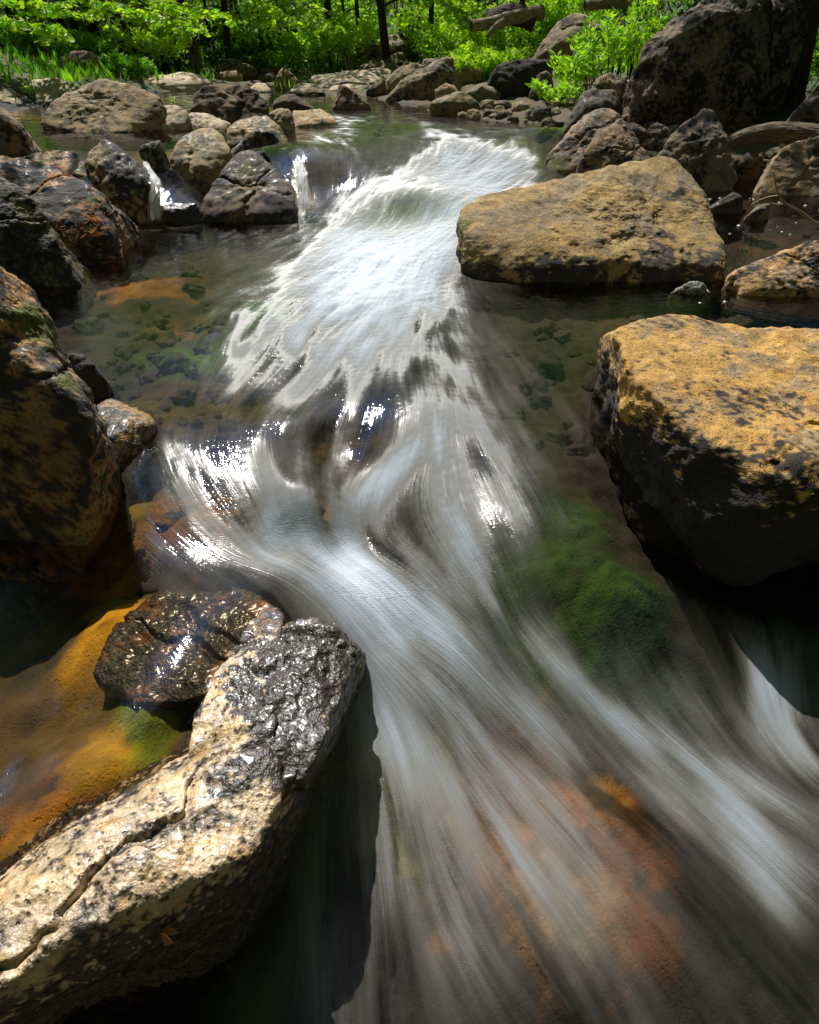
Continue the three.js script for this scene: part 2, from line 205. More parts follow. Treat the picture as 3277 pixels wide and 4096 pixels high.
const shoals = [[420, 1570, 100, .05], [300, 1450, 120, .07], [150, 1600, 170, .09], [230, 1280, 120, .06], [60, 1780, 120, .08], [250, 1060, 130, .08], [420, 1080, 120, .07], [300, 570, 90, .1]].map(([x, y, r, d]) => { const p = onWater(x * DU, y * DU); return [p.x, p.z, (r * DU * pxSize(p)) ** 2, d]; });   // shallow places
function groundHeight(x, z) {
  const d = bankDistance(x, z), w = waterLevel(clamp(x, -10, 10), clamp(z, -25, 2));
  let h = w - .17 * ss(.15, -.35, d) - .03 + .05 * fbm(x * 2.3, 3, z * 2.3, 3) + .02 * fbm(x * 9, 7, z * 9, 2);
  if (z > -8) { let k = 0, t = 0; for (const [sx, sz, r2, dep] of shoals) { const g = Math.exp(-((x - sx) ** 2 + (z - sz) ** 2) / r2); k = Math.max(k, g); t = Math.max(t, g * (.2 - dep)); } h += t; }
  if (d > 0) h += Math.min(d, 4) * (z > -8 ? .13 : x > 1 ? .12 : .05) + .08 * fbm(x * .8, 1, z * .8, 3);
  h += Math.max(0, -z - 22) * .2 * ss(-22, -26, z) + Math.max(0, Math.abs(x + 1) - 8) * .34 + Math.max(0, -x - 4.6) * .12 * ss(-10, -13, z);
  return Math.min(h, 14 + fbm(x * .1, 2, z * .1) * 2);
}

// ---------------------------------------------------------------- textures: what stone and soil are made of
function stoneTexture(size, kind) {
  const tone = new Uint8Array(size * size * 4), relief = new Uint8Array(size * size * 4);
  const per = (u, v, f, o, s) => { const a = u * Math.PI * 2, b = v * Math.PI * 2, r = f / 6.283; let t = 0, m = .5, k = r; for (let i = 0; i < o; i++) { t += m * N4(Math.cos(a) * k + s, Math.sin(a) * k, Math.cos(b) * k, Math.sin(b) * k - s); k *= 2.1; m *= .55; } return t; };
  for (let j = 0; j < size; j++) for (let i = 0; i < size; i++) {
    const u = i / size, v = j / size, n = (j * size + i) * 4;
    const coarse = per(u, v, 9, 3, 1), fine = per(u, v, 46, 3, 9), pit = per(u, v, 30, 2, 17);
    let t = .88 + .16 * coarse + .26 * fine, r = .5 + .3 * coarse + .45 * fine;
    const hole = ss(.22, .42, pit); t -= .4 * hole; r -= .4 * hole;
    if (kind === 1) { const grain = per(u, v * .3, 60, 2, 31); t += .16 * grain; r += .25 * grain; }
    const g = clamp(t + (rnd() - .5) * .12, .08, 1) * 255;
    tone[n] = g; tone[n + 1] = g * (.985 + .02 * coarse); tone[n + 2] = g * (.95 + .06 * fine); tone[n + 3] = 255;
    relief[n] = relief[n + 1] = relief[n + 2] = clamp(r, 0, 1) * 255; relief[n + 3] = 255;
  }
  return [tone, relief].map((d, k) => { const x = new THREE.DataTexture(d, size, size); x.wrapS = x.wrapT = THREE.RepeatWrapping; x.magFilter = THREE.LinearFilter; if (!k) x.colorSpace = THREE.SRGBColorSpace; x.needsUpdate = true; return x; });
}
const [stoneTone, stoneRelief] = stoneTexture(768, 0);
const rockMat = (rough, bump = .006, coat = 0) => new THREE.MeshPhysicalMaterial({ vertexColors: true, map: stoneTone, bumpMap: stoneRelief, bumpScale: bump, roughness: rough, clearcoat: coat, clearcoatRoughness: .18 });
const M = { dry: rockMat(.94), damp: rockMat(.8, .007, .03), wet: rockMat(.45, .008, .3), far: rockMat(.92, .014) };

// box mapping in metres, each face from its own side
function boxUv(g, tile) {
  const p = g.attributes.position, n = g.attributes.normal, uv = new Float32Array(p.count * 2);
  const t = g.index ? g.toNonIndexed() : g; const q = t.attributes.position, m = t.attributes.normal, out = new Float32Array(q.count * 2);
  for (let i = 0; i < q.count; i += 3) {
    const nx = Math.abs(m.getX(i) + m.getX(i + 1) + m.getX(i + 2)), ny = Math.abs(m.getY(i) + m.getY(i + 1) + m.getY(i + 2)), nz = Math.abs(m.getZ(i) + m.getZ(i + 1) + m.getZ(i + 2));
    for (let k = i; k < i + 3; k++) { const x = q.getX(k) / tile, y = q.getY(k) / tile, z = q.getZ(k) / tile; const [a, b] = ny >= nx && ny >= nz ? [x, z] : nx >= nz ? [z, y] : [x, y]; out[k * 2] = a; out[k * 2 + 1] = b; }
  }
  t.setAttribute('uv', new THREE.BufferAttribute(out, 2)); return t;
}

// ---------------------------------------------------------------- rocks
const GOLD = [.57, .34, .10], TAN = [.44, .34, .20], PALE = [.62, .52, .38], GREY = [.27, .235, .18], BROWN = [.25, .17, .10], DARK = [.05, .04, .03], BLACK = [.032, .027, .022], OLIVE = [.15, .125, .05], PINK = [.36, .25, .19];
const sphereCache = {};
const ico = (n) => sphereCache[n] ??= (() => { const g = new THREE.IcosahedronGeometry(1, n); g.deleteAttribute('uv'); g.deleteAttribute('normal'); return mergeVertices(g, 1e-5); })();
let rockCount = 0;
function hullBody(points, n, o) {
  const hull = new ConvexHull().setFromPoints(points), c = V(0, 0, 0); points.forEach((p) => c.add(p)); c.divideScalar(points.length);
  const box = new THREE.Box3().setFromPoints(points), half = box.getSize(V()).multiplyScalar(.5);
  box.getCenter(c);
  const planes = [];
  for (const f of hull.faces) { const d = f.normal.dot(f.midpoint.clone().sub(c)); if (d < 1e-4) continue; if (!planes.some((q) => q[0].dot(f.normal) > .985 && Math.abs(q[1] - d) < .08 * d)) planes.push([f.normal.clone(), d]); }
  for (let k = 0; k < (o.chips ?? ((o.sharp ?? 15) >= 20 ? 4 : 10)); k++) { const d = V(rnd() * 2 - 1, rnd() * 1.6 - .6, rnd() * 2 - 1).normalize(); let h = 0; for (const q of points) h = Math.max(h, d.dot(q.clone().sub(c))); planes.push([d, h * ((o.chip ?? .90) + .1 * rnd())]); }
  const g = ico(n).clone(), p = g.attributes.position, sharp = (o.sharp ?? 15) * 3.2, u = V(), size = Math.cbrt(half.x * half.y * half.z) * 2, sx = (rockCount * 13.7) % 91;
  const amp = (o.rough ?? 1) * size, crack = o.crack ?? 0;
  for (let i = 0; i < p.count; i++) {
    u.set(p.getX(i) * half.x, p.getY(i) * half.y, p.getZ(i) * half.z).normalize();
    let s = 0; for (const [nrm, d] of planes) { const a = nrm.dot(u) / d; if (a > 0) s += a ** sharp; }
    let r = s ** (-1 / sharp);
    const x = c.x + u.x * r, y = c.y + u.y * r, z = c.z + u.z * r, k = 1 / size;
    let e = .055 * amp * fbm(x * k * 1.9 + sx, y * k * 1.9, z * k * 1.9, 3) + .018 * amp * fbm(x * k * 7, y * k * 9 + sx, z * k * 7, 3);
    const fineAmp = Math.min(.007, size * .02); e += fineAmp * fbm(x * 17, y * 17 + sx, z * 17, 3) * (o.fine ?? 1) + fineAmp * .45 * N3(x * 70, y * 70, z * 70);
    if (o.crackLines) for (const [q, nrm, len, dir] of o.crackLines) { const ax = x - q.x, ay = y - q.y, az = z - q.z, l = (ax * dir.x + ay * dir.y + az * dir.z) / len; if (l > 0 && l < 1) e -= .022 * ss(.016, .003, Math.abs(ax * nrm.x + ay * nrm.y + az * nrm.z + .05 * N3(x * 3, y * 3, z * 3) + .012 * N3(x * 14, y * 14, z * 14))); }
    r += e; p.setXYZ(i, c.x + u.x * r, c.y + u.y * r, c.z + u.z * r);
  }
  return g;
}
function paintRock(g, o, base) {
  g.computeVertexNormals();
  const p = g.attributes.position, col = new Float32Array(p.count * 3), light = o.c ?? TAN, dark = o.dk ?? DARK, cover = o.d ?? .35, s = rockCount * 7.31 % 50;
  const q = (o.grain ?? 1) * (.7 + ((rockCount * .37) % 1) * .75);
  for (let i = 0; i < p.count; i++) {
    const x = p.getX(i), y = p.getY(i), z = p.getZ(i);
    const a = fbm(x * 2.1 * q + s, y * 2.1 * q, z * 2.1 * q, 3), b = fbm(x * 11 * q, y * 11 * q + s, z * 11 * q, 3), f = fbm(x * 48 * q, y * 48 * q, z * 48 * q + s, 2);
    let t = a * .8 + b * .6 + f * .42 + (1 - 2 * cover) * .62;
    if (o.band !== undefined) t -= 1.2 * ss(.14, -.14, (y - o.band) / (o.bandWide ?? 1) + a * .22 + b * .26 + f * .1);        // dark growth, and painted shade on the ledge front, ending in a ragged line
    if (o.stain) for (const [c, r, k] of o.stain) { const d = Math.hypot(x - c.x, (y - c.y), z - c.z) / r + a * .5 + b * .45; t += k * ss(1.1, .75, d); }
    const m = ss(-.1, .12, t), v = 1 + .5 * b + .35 * f + .25 * a;
    let R = lerp(dark[0], light[0] * v, m), G = lerp(dark[1], light[1] * v, m), B = lerp(dark[2], light[2] * v * (1 - .1 * a), m);
    const drab = ss(-.12, .3, fbm(x * 2.7 * q - 7, y * 2.7 * q + s, z * 2.7 * q, 4)) * .6 * m, lum = (R + G + B) / 3; R = lerp(R, lum * .72, drab); G = lerp(G, lum * .63, drab); B = lerp(B, lum * .5, drab);
    const warm = ss(.1, .42, fbm(x * 3.3 * q + 9, y * 3.3 * q, z * 3.3 * q + s, 3)) * (o.rust ?? .25) * m; R = lerp(R, .40, warm * .6); G = lerp(G, .19, warm * .75); B = lerp(B, .04, warm);
    const lich = ss(.26, .36, fbm(x * 7 * q + 31, y * 7 * q + s, z * 7 * q, 3)) * (o.lichen ?? 0); R = lerp(R, .19, lich); G = lerp(G, .175, lich); B = lerp(B, .11, lich);
    if (o.moss) for (const [c, r] of o.moss) { const d = Math.hypot(x - c.x, y - c.y, z - c.z) / r + b * .9 + f * .5; const k = ss(1, .7, d); R = lerp(R, .11 + .08 * f, k); G = lerp(G, .125 + .09 * f, k); B = lerp(B, .008, k); }
    col[i * 3] = Math.max(R, .006); col[i * 3 + 1] = Math.max(G, .005); col[i * 3 + 2] = Math.max(B, .004);
  }
  g.setAttribute('color', new THREE.BufferAttribute(col, 3));
  return g;
}
// a rock from noted outline points: [x, y] lean back from the foot, [x, y, metres behind the foot], or [x, y, 'h', height]
function outlinePoints(o) {
  const u = o.u ?? 1, P = o.pts.map((p) => [p[0] * u, p[1] * u, p[2], p[3]]), low = P.reduce((a, b) => (b[1] > a[1] ? b : a));
  const foot = o.foot ? [o.foot[0] * u, o.foot[1] * u] : low, base = o.z !== undefined ? atZ(foot[0], foot[1], o.z) : atY(foot[0], foot[1], o.lv ?? .42), s = pxSize(base), out = [];
  const xs = P.map((p) => p[0]), wide = (Math.max(...xs) - Math.min(...xs)), cx = xs.reduce((a, b) => a + b) / xs.length, cy = P.reduce((a, b) => a + b[1], 0) / P.length;
  let back = 0; const lean = o.lean ?? .35, w = wide * s;
  const put = (p) => { if (p[2] === 'h') return atY(p[0], p[1], p[3]); const dd = p[2] ?? lean * Math.max(0, foot[1] - p[1]) * s; return atZ(p[0], p[1], base.z - dd); };
  for (const p of P) { const v = put(p); out.push(v); back = Math.max(back, base.z - v.z); }
  for (const p of o.inn ?? []) out.push(put([p[0] * u, p[1] * u, p[2], p[3]]));
  if (!o.inn) { const b = (o.bulge ?? .16) * w; for (const [k, f] of [[.25, .55], [.6, .45], [.85, .6]]) { const p = P[Math.floor(k * (P.length - .01))], x = lerp(cx, p[0], f), y = lerp(cy, p[1], f); out.push(atZ(x, y, base.z - lean * Math.max(0, foot[1] - y) * s + b * (.55 + .6 * rnd()))); } }
  const zb = base.z - back - (o.dep ?? .55) * w;
  for (const p of P) { const v = atZ(lerp(cx, p[0], .8), lerp(cy, p[1], .84), zb); if (v.y > base.y - .4) out.push(v); }
  const mx = out.map((v) => v.x), x0 = Math.min(...mx), x1 = Math.max(...mx), sink = o.sink ?? Math.min(.3, .25 * w + .05);
  for (const p of P) if (p[1] > cy) { const v = put(p); if (v.y < base.y + .25 * w) out.push(V(lerp((x0 + x1) / 2, v.x, .95), base.y - sink, v.z - .03 * w)); }
  out.push(V(lerp(x0, x1, .12), base.y - sink, zb), V(lerp(x0, x1, .88), base.y - sink, zb));
  return { out, base, w, wide, s };
}
function rock(name, label, o, grp, category) {
  rockCount++;
  const all = o.parts ? o.parts.map((q) => ({ ...o, parts: undefined, inn: undefined, ...q })) : [o], gs = []; let first;
  for (const q of all) {
    const r = outlinePoints(q); first ??= r;
    const want = q.n ?? clamp(r.wide / 15, 10, 52), n = [10, 14, 20, 26, 34, 44, 56, 70, 84].find((k) => k >= want) ?? 84;
    if (q.cracks) q.crackLines = q.cracks.map(([x1, y1, d1, x2, y2, d2]) => { const u = q.u ?? 1, A = atZ(x1 * u, y1 * u, r.base.z - d1), B = atZ(x2 * u, y2 * u, r.base.z - d2), dir = B.clone().sub(A), len = dir.length(); dir.normalize(); return [A, V(dir.z, 0, -dir.x).normalize(), len, dir]; });
    if (r.wide > 300 && !q.crackLines && (q.crackN ?? 2)) { const c = V(0, 0, 0); r.out.forEach((p) => c.add(p)); c.divideScalar(r.out.length); q.crackLines = []; for (let k = 0; k < (q.crackN ?? 2); k++) { const nrm = V(rnd() - .5, (rnd() - .5) * .9, rnd() - .5).normalize(), dir = V(rnd() - .5, rnd() - .5, rnd() - .5).cross(nrm).normalize(), L = r.w * (.7 + .6 * rnd()); q.crackLines.push([c.clone().addScaledVector(dir, -L * .5).addScaledVector(nrm, (rnd() - .5) * r.w * .3), nrm, L, dir]); } }
    gs.push(hullBody(r.out, n, q));
  }
  const spot = (c) => { const u = o.u ?? 1; return atZ(c[0] * u, c[1] * u, first.base.z - (c[3] ?? (o.lean ?? .35) * Math.max(0, (o.pts ?? all[0].pts).reduce((a, b) => Math.max(a, b[1]), 0) - c[1]) * u * first.s)); };
  const own = { ...o, moss: o.moss?.map((c) => [spot(c), c[2] * (o.u ?? 1) * first.s]), stain: o.stain?.map((c) => [spot([c[0], c[1], 0, c[4]]), c[2] * (o.u ?? 1) * first.s, c[3]]) };
  const painted = gs.map((g, k) => boxUv(paintRock(g, { ...own, ...(o.parts ? { c: all[k].c, d: all[k].d, dk: all[k].dk } : {}) }, first.base), o.tile ?? (first.w > 1.2 ? .8 : .55)));
  const geo = painted.length > 1 ? mergeGeometries(painted) : painted[0];
  geo.computeBoundingBox(); const b = geo.boundingBox, at = V((b.min.x + b.max.x) / 2, b.min.y, (b.min.z + b.max.z) / 2); geo.translate(-at.x, -at.y, -at.z);
  const m = mesh(name, geo, o.m ?? M.dry); m.position.copy(at);
  return tag(m, label, category ?? (/slab|ledge/.test(name) ? 'rock slab' : /stone/.test(name) ? 'stone' : /boulder/.test(name) ? 'boulder' : 'rock'), grp);
}

// ---------------------------------------------------------------- ground and stream bed, one sheet
const bedPatches = [  // midstream green and upstream lime patches paint foliage reflected in the water
  [150, 1450, 330, .13, .085, .03], [1100, 740, 260, .032, .027, .022],
  [1250, 1150, 300, .035, .04, .03], [1420, 1380, 200, .03, .034, .032], [900, 1950, 420, .02, .02, .021], [1520, 2000, 420, .018, .02, .024], [700, 1800, 260, .018, .018, .018], [1000, 1500, 260, .025, .025, .024], [1550, 1600, 260, .02, .022, .026], [780, 900, 160, .07, .055, .035], 
  [300, 565, 95, .34, .16, .03], [360, 640, 80, .16, .09, .03], [400, 690, 130, .06, .15, .02], [560, 600, 90, .05, .16, .03], [840, 430, 120, .08, .22, .015], [230, 1050, 120, .22, .15, .02], [220, 1150, 80, .34, .16, .02], [400, 1060, 110, .24, .11, .03], [560, 1010, 60, .10, .07, .05],
  [480, 780, 120, .085, .065, .03], [300, 800, 120, .09, .065, .03], [1270, 1170, 210, .035, .10, .02], [1180, 1010, 120, .035, .08, .02], [1400, 1330, 140, .02, .06, .05], [860, 1560, 110, .30, .30, .06], [860, 1700, 110, .26, .26, .07],
  [1130, 1720, 190, .40, .17, .06], [1250, 1680, 150, .40, .15, .045], [1280, 1760, 100, .17, .075, .05], [1360, 1900, 90, .20, .07, .035], [1200, 1860, 130, .36, .22, .12], [1300, 1590, 60, .36, .19, .04], [230, 1290, 110, .62, .33, .02], [200, 1230, 50, .22, .23, .02], [100, 1660, 140, .5, .22, .03], [270, 1510, 80, .16, .27, .012], [180, 1560, 90, .45, .28, .02], [330, 1480, 60, .14, .2, .02], [420, 1560, 70, .42, .24, .03], [60, 1780, 90, .22, .17, .03],
  [1060, 272, 60, .14, .2, .02], [950, 265, 40, .1, .18, .02], [200, 262, 60, .2, .16, .03], [560, 205, 70, .3, .34, .03], [870, 205, 80, .28, .32, .02], [400, 200, 50, .3, .32, .04], [330, 300, 80, .2, .17, .05], [60, 238, 60, .3, .2, .09], [600, 520, 60, .07, .10, .03], [720, 900, 60, .09, .06, .03], [700, 1000, 40, .25, .13, .03], [1350, 640, 120, .06, .045, .03], [1650, 480, 100, .10, .05, .03], [1600, 560, 80, .08, .09, .02], [1650, 660, 90, .05, .045, .02],
].map(([x, y, r, R, G, B]) => { const p = onWater(x * DU, y * DU); return [p.x, p.z, r * DU * pxSize(p), R, G, B]; });
{
  const xs = [0], zs = [];
  for (let d = .03, x = 0; x < 40;) { if (x > 2.6) d *= 1.055; x += Math.min(d, 1.6); xs.push(x); xs.unshift(-x); }
  for (let z = 16; z > .2; z -= z > 3 ? 1 : .2) zs.push(z);
  for (let z = 0, d = .03; z > -70;) { zs.push(z); if (z < -4.6) d = Math.min(d * 1.02, 1.5); z -= d; }
  const nx = xs.length, nz = zs.length, pos = new Float32Array(nx * nz * 3), col = new Float32Array(nx * nz * 3), uv = new Float32Array(nx * nz * 2), idx = [];
  for (let j = 0; j < nz; j++) for (let i = 0; i < nx; i++) {
    const x = xs[i], z = zs[j], n = j * nx + i, h = groundHeight(x, z), d = bankDistance(x, z);
    pos.set([x, h, z], n * 3); uv.set([x / .7, z / .7], n * 2);
    const a = fbm(x * 3, 5, z * 3, 3), b = fbm(x * 15, 8, z * 15, 3);
    let R = .036 + .025 * a + .03 * b, G = .034 + .023 * a + .028 * b, B = .033 + .02 * a + .026 * b;
    for (const [px, pz, r, pr, pg, pb] of bedPatches) { const q = Math.hypot(x - px, z - pz) / r; if (q < 1.8) { const k = ss(1.3, .35, q + a * 1.0 + b * .7), v = (1 + b) * 1.25; R = lerp(R, pr * v, k); G = lerp(G, pg * v, k); B = lerp(B, pb * v, k); } }
    const land = ss(.0, .3, d + b * .2), leafy = ss(-.1, .2, a + b * .6 + (z < -20 || Math.abs(x) > 5 ? .15 : -.25));
    R = lerp(R, lerp(.09, .05, leafy), land); G = lerp(G, lerp(.062, .085, leafy), land); B = lerp(B, lerp(.035, .015, leafy), land);
    col.set([Math.max(.01, R), Math.max(.009, G), Math.max(.006, B)], n * 3);
    if (i && j) idx.push(n - nx - 1, n - nx, n, n - nx - 1, n, n - 1);
  }
  const g = new THREE.BufferGeometry(); g.setAttribute('position', new THREE.BufferAttribute(pos, 3)); g.setAttribute('color', new THREE.BufferAttribute(col, 3)); g.setAttribute('uv', new THREE.BufferAttribute(uv, 2)); g.setIndex(idx); g.computeVertexNormals();
  if (g.attributes.normal.getY(5000) < 0) { g.setIndex(idx.map((_, k) => idx[k - k % 3 + 2 - k % 3])); g.computeVertexNormals(); }
  const ground = tag(mesh('ground', g, new THREE.MeshStandardMaterial({ vertexColors: true, bumpMap: stoneRelief, bumpScale: .006, roughness: .95 })), 'brown and algae green stream bed with painted green reflections rising into leafy earth banks', 'ground', undefined, 'structure');
  // cobbles lying on the bed
  const tint = (r, g2, b2) => new THREE.MeshStandardMaterial({ color: new THREE.Color().setRGB(r, g2, b2), map: stoneTone, bumpMap: stoneRelief, bumpScale: .004, roughness: .8 });
  const kinds = [[.05, .048, .046], [.085, .068, .05], [.36, .18, .035], [.12, .12, .035], [.05, .12, .025], [.33, .14, .05], [.2, .15, .095], [.03, .03, .03]].map((k) => [k, tint(...k)]);
  const shapes = [0, 1, 2, 3, 4].map((k) => { const s = mergeVertices((() => { const q = new THREE.IcosahedronGeometry(1, 4); q.deleteAttribute('uv'); q.deleteAttribute('normal'); return q; })(), 1e-4), p = s.attributes.position; for (let n = 0; n < p.count; n++) { const v = V(p.getX(n), p.getY(n), p.getZ(n)), e = 1 + .28 * N3(v.x * 1.1 + k * 9, v.y * 1.1, v.z * 1.1) + .06 * N3(v.x * 4, v.y * 4 + k, v.z * 4); p.setXYZ(n, v.x * e, v.y * e * .55, v.z * e * .8); } s.computeVertexNormals(); return boxUv(s, 3); });
  const put = (px, py, spread, count, r0, r1) => { for (let k = 0; k < count; k++) { const p = onWater((px + (2 * rnd() - 1) * spread) * DU, (py + (2 * rnd() - 1) * spread * .7) * DU), r = lerp(r0, r1, rnd() ** 2), h = groundHeight(p.x, p.z); let want = [.045, .042, .04], best = kinds[0], near = 9; for (const [qx, qz, qr, R, G, B] of bedPatches) if (Math.hypot(p.x - qx, p.z - qz) < qr * .9) want = [R, G, B]; for (const q of kinds) { const e = Math.hypot(Math.log(q[0][0] / want[0]), Math.log(q[0][1] / want[1]), .5 * Math.log(q[0][2] / want[2])) + rnd() * .7; if (e < near) { near = e; best = q; } }
    const m = mesh('cobble', shapes[k % 5], best[1], ground); m.position.set(p.x, Math.min(h + r * .12, p.y - r * .62 - .01), p.z); m.rotation.set((rnd() - .5) * .4, rnd() * 6.3, (rnd() - .5) * .4); m.scale.setScalar(r); } };
  put(300, 620, 150, 44, .03, .1); put(340, 780, 150, 40, .03, .09); put(230, 1120, 90, 14, .02, .045); put(1380, 680, 230, 30, .04, .12); put(1620, 500, 150, 24, .04, .12); put(700, 880, 240, 34, .03, .08); put(1080, 780, 160, 20, .03, .09); put(450, 1000, 160, 26, .02, .05);
}

// ---------------------------------------------------------------- the stream
function smear(c, noise, w, h, steps, len, std, part = 0) {                                   // noise drawn out along the current
  const out = new Float32Array(w * h), kx = c.nx / w, kz = (c.nz - 2 * part) / h, dirz = Math.sign(c.sz), ratio = Math.abs((c.sx * c.nx / w) / (c.sz * c.nz / h));
  for (let j = 0; j < h; j++) for (let i = 0; i < w; i++) {
    let s = 0, t = 0;
    for (let d = -1; d < 2; d += 2) {
      let x = i, y = j;
      for (let k = 0; k < steps; k++) {
        const xi = x | 0, yi = y | 0; if (x < 0 || y < 0 || xi >= w || yi >= h) break;
        const q = 1 - k / steps; s += noise[yi * w + xi] * q; t += q;
        const n = ((part + yi * kz) | 0) * c.nx + ((xi * kx) | 0); x += d * len * c.fx[n]; y += d * len * c.fz[n] * dirz * ratio;
      }
    }
    out[j * w + i] = t ? s / t : 0;
  }
  let m = 0, v = 0; for (const a of out) m += a; m /= out.length; for (const a of out) v += (a - m) ** 2; v = std ?? (Math.sqrt(v / out.length) || 1); if (std) m = 0;
  for (let n = 0; n < out.length; n++) out[n] = (out[n] - m) / v;
  return out;
}
const stream = new THREE.Group(); stream.name = 'stream_water'; stream.userData = { kind: 'structure', label: 'clear brown stream breaking into white silky rapids between the boulders' }; scene.add(stream);
function waterSheet(x0, x1, z0, z1, cell, tw, th, steps) {
  const W = x1 - x0, D = z0 - z1, cw = tw >> 2, chh = th >> 2, PAD = .25, c = currents(x0, x1, z0 + PAD, z1 - PAD, cw, chh);
  const tex = W / cw, soft = z1 < -4.5 ? .5 : 1; c.foam = smear(c, c.foam, cw, chh, Math.round((z1 < -4.5 ? .16 : .1) / tex), 1, 1).map((v) => Math.min(1, v * 1.05));
  const cn = new Float32Array(cw * chh), blot = new Float32Array(cw * chh);
  for (let j = 0; j < chh; j++) for (let i = 0; i < cw; i++) { const x = c.x0 + i * c.sx, z = c.z0 + j * c.sz; cn[j * cw + i] = N3(x * 17, 4, z * 17) + .6 * N3(x * 40, 9, z * 40); blot[j * cw + i] = fbm(x * 5, 2, z * 5, 3); }
  const slow = smear(c, cn, cw, chh, Math.round(.16 / tex), 1, .42);
  const wide = smear(c, blot, cw, chh, Math.round(.3 / tex), 1, .16);
  const near = { ...c, z0, sz: (z1 - z0) / chh }, part = PAD / (D + 2 * PAD) * chh;
  const fn = new Float32Array(tw * th); for (let n = 0; n < fn.length; n++) fn[n] = rnd() - .5;
  for (let n = 1; n < fn.length; n++) fn[n] = fn[n] * .55 + fn[n - 1] * .62;                    // grains a few texels wide
  const fast = smear(c, fn, tw, th, steps, 2.6, undefined, part);
  const tone = new Uint8Array(tw * th * 4), pass = new Uint8Array(tw * th * 4), bump = new Uint8Array(tw * th * 4);
  for (let j = 0; j < th; j++) for (let i = 0; i < tw; i++) {
    const n = j * tw + i, X = x0 + i / (tw - 1) * W, Z = z0 - j / (th - 1) * D, mixed = (A) => sample(c, A, X, Z);
    const F = mixed(c.foam), S = mixed(slow), B = clamp(mixed(wide), -1.4, 1.8), f = fast[n];
    const al = clamp(F * (.95 + soft * (.30 * S + .09 * f + .50 * B) * (1.12 - F)) + .035 * ss(.8, 2.4, f + .4 * S) * ss(.03, .15, F) - .015, 0, .97);
    tone[n * 4] = lerp(206, 198, Math.min(1, al * 2.5)); tone[n * 4 + 1] = lerp(196, 209, Math.min(1, al * 2.5)); tone[n * 4 + 2] = lerp(178, 219, Math.min(1, al * 2.5)); tone[n * 4 + 3] = 255;
    pass[n * 4] = 255 * (1 - al); pass[n * 4 + 1] = 255 * lerp(.055, 1, ss(.02, .3, al)); pass[n * 4 + 3] = 255;
    bump[n * 4] = clamp(.5 + .10 * f * (.12 + Math.min(F, .5)) + .14 * S * (.3 + Math.min(F, .5)), 0, 1) * 255; bump[n * 4 + 3] = 255;
  }
  const T2 = (d, s) => { const t = new THREE.DataTexture(d, tw, th); t.magFilter = THREE.LinearFilter; if (s) t.colorSpace = THREE.SRGBColorSpace; t.needsUpdate = true; return t; };
  const pt = T2(pass);
  const m = new THREE.MeshPhysicalMaterial({ color: 0xffffff, map: T2(tone, 1), transmission: 1, transmissionMap: pt, thickness: 0, ior: 1.33, roughness: 1, roughnessMap: pt, bumpMap: T2(bump), bumpScale: clamp(tex * 1.1, .004, .03) });
  const nx = Math.round(W / cell) + 1, nz = Math.round(D / cell) + 1, pos = new Float32Array(nx * nz * 3), uv = new Float32Array(nx * nz * 2), idx = [], wet = new Uint8Array(nx * nz);
  for (let j = 0; j < nz; j++) for (let i = 0; i < nx; i++) {
    const u = i / (nx - 1), v = j / (nz - 1), x = x0 + u * W, z = z0 - v * D, n = j * nx + i, F = sample(c, c.foam, x, z), S = sample(c, slow, x, z);
    const edge = ss(0, .15, Math.min(z0 - z, z - z1)), y = waterLevel(x, z) + edge * (.0008 + .006 * F) * S + .02 * F + edge * (z < -4.2 ? .012 : .007) * (.06 + F) * sample(c, wide, x, z);
    pos.set([x, y, z], n * 3); uv.set([u, v], n * 2); wet[n] = bankDistance(x, z) < .5;
    if (i && j && (wet[n] || wet[n - 1] || wet[n - nx])) idx.push(n - nx - 1, n - nx, n, n - nx - 1, n, n - 1);
  }
  const g = new THREE.BufferGeometry(); g.setAttribute('position', new THREE.BufferAttribute(pos, 3)); g.setAttribute('uv', new THREE.BufferAttribute(uv, 2)); g.setIndex(idx); g.computeVertexNormals();
  const mm = new THREE.Mesh(g, m); mm.name = 'water_surface'; mm.castShadow = mm.receiveShadow = true; stream.add(mm);
}
waterSheet(-1.8, 1.8, -.3, -1.9, .0155, 2048, 912, 34);
waterSheet(-2.9, 2.9, -1.9, -4.4, .017, 2048, 884, 28);
waterSheet(-5.6, 5.6, -4.4, -9.5, .028, 2048, 932, 18);
waterSheet(-13, 11, -9.5, -25, .085, 1024, 660, 8);

// little falls between the rocks: curved sheets of the same water
const fallTex = (() => { const w = 128, h = 256, tone = new Uint8Array(w * h * 4), pass = new Uint8Array(w * h * 4); for (let j = 0; j < h; j++) for (let i = 0; i < w; i++) { const n = (j * w + i) * 4, e = ss(0, .4, i / w) * ss(1, .6, i / w) * 1.5, al = clamp((.45 + .75 * fbm(i * .11, 3, j * .012, 3) + .3 * N3(i * .4, 5, j * .02)) * e * ss(0, .2, j / h) * ss(1, .85, j / h), 0, .95); tone[n] = lerp(226, 204, al); tone[n + 1] = lerp(216, 212, al); tone[n + 2] = lerp(196, 218, al); tone[n + 3] = pass[n + 3] = 255; pass[n] = 255 * (1 - al); pass[n + 1] = 255 * lerp(.1, 1, ss(.03, .4, al)); } return [tone, pass].map((d, k) => { const t = new THREE.DataTexture(d, w, h); t.magFilter = THREE.LinearFilter; if (!k) t.colorSpace = THREE.SRGBColorSpace; t.needsUpdate = true; return t; }); })();
const fallMat = new THREE.MeshPhysicalMaterial({ map: fallTex[0], transmission: 1, transmissionMap: fallTex[1], thickness: 0, ior: 1.33, roughness: 1, roughnessMap: fallTex[1] });
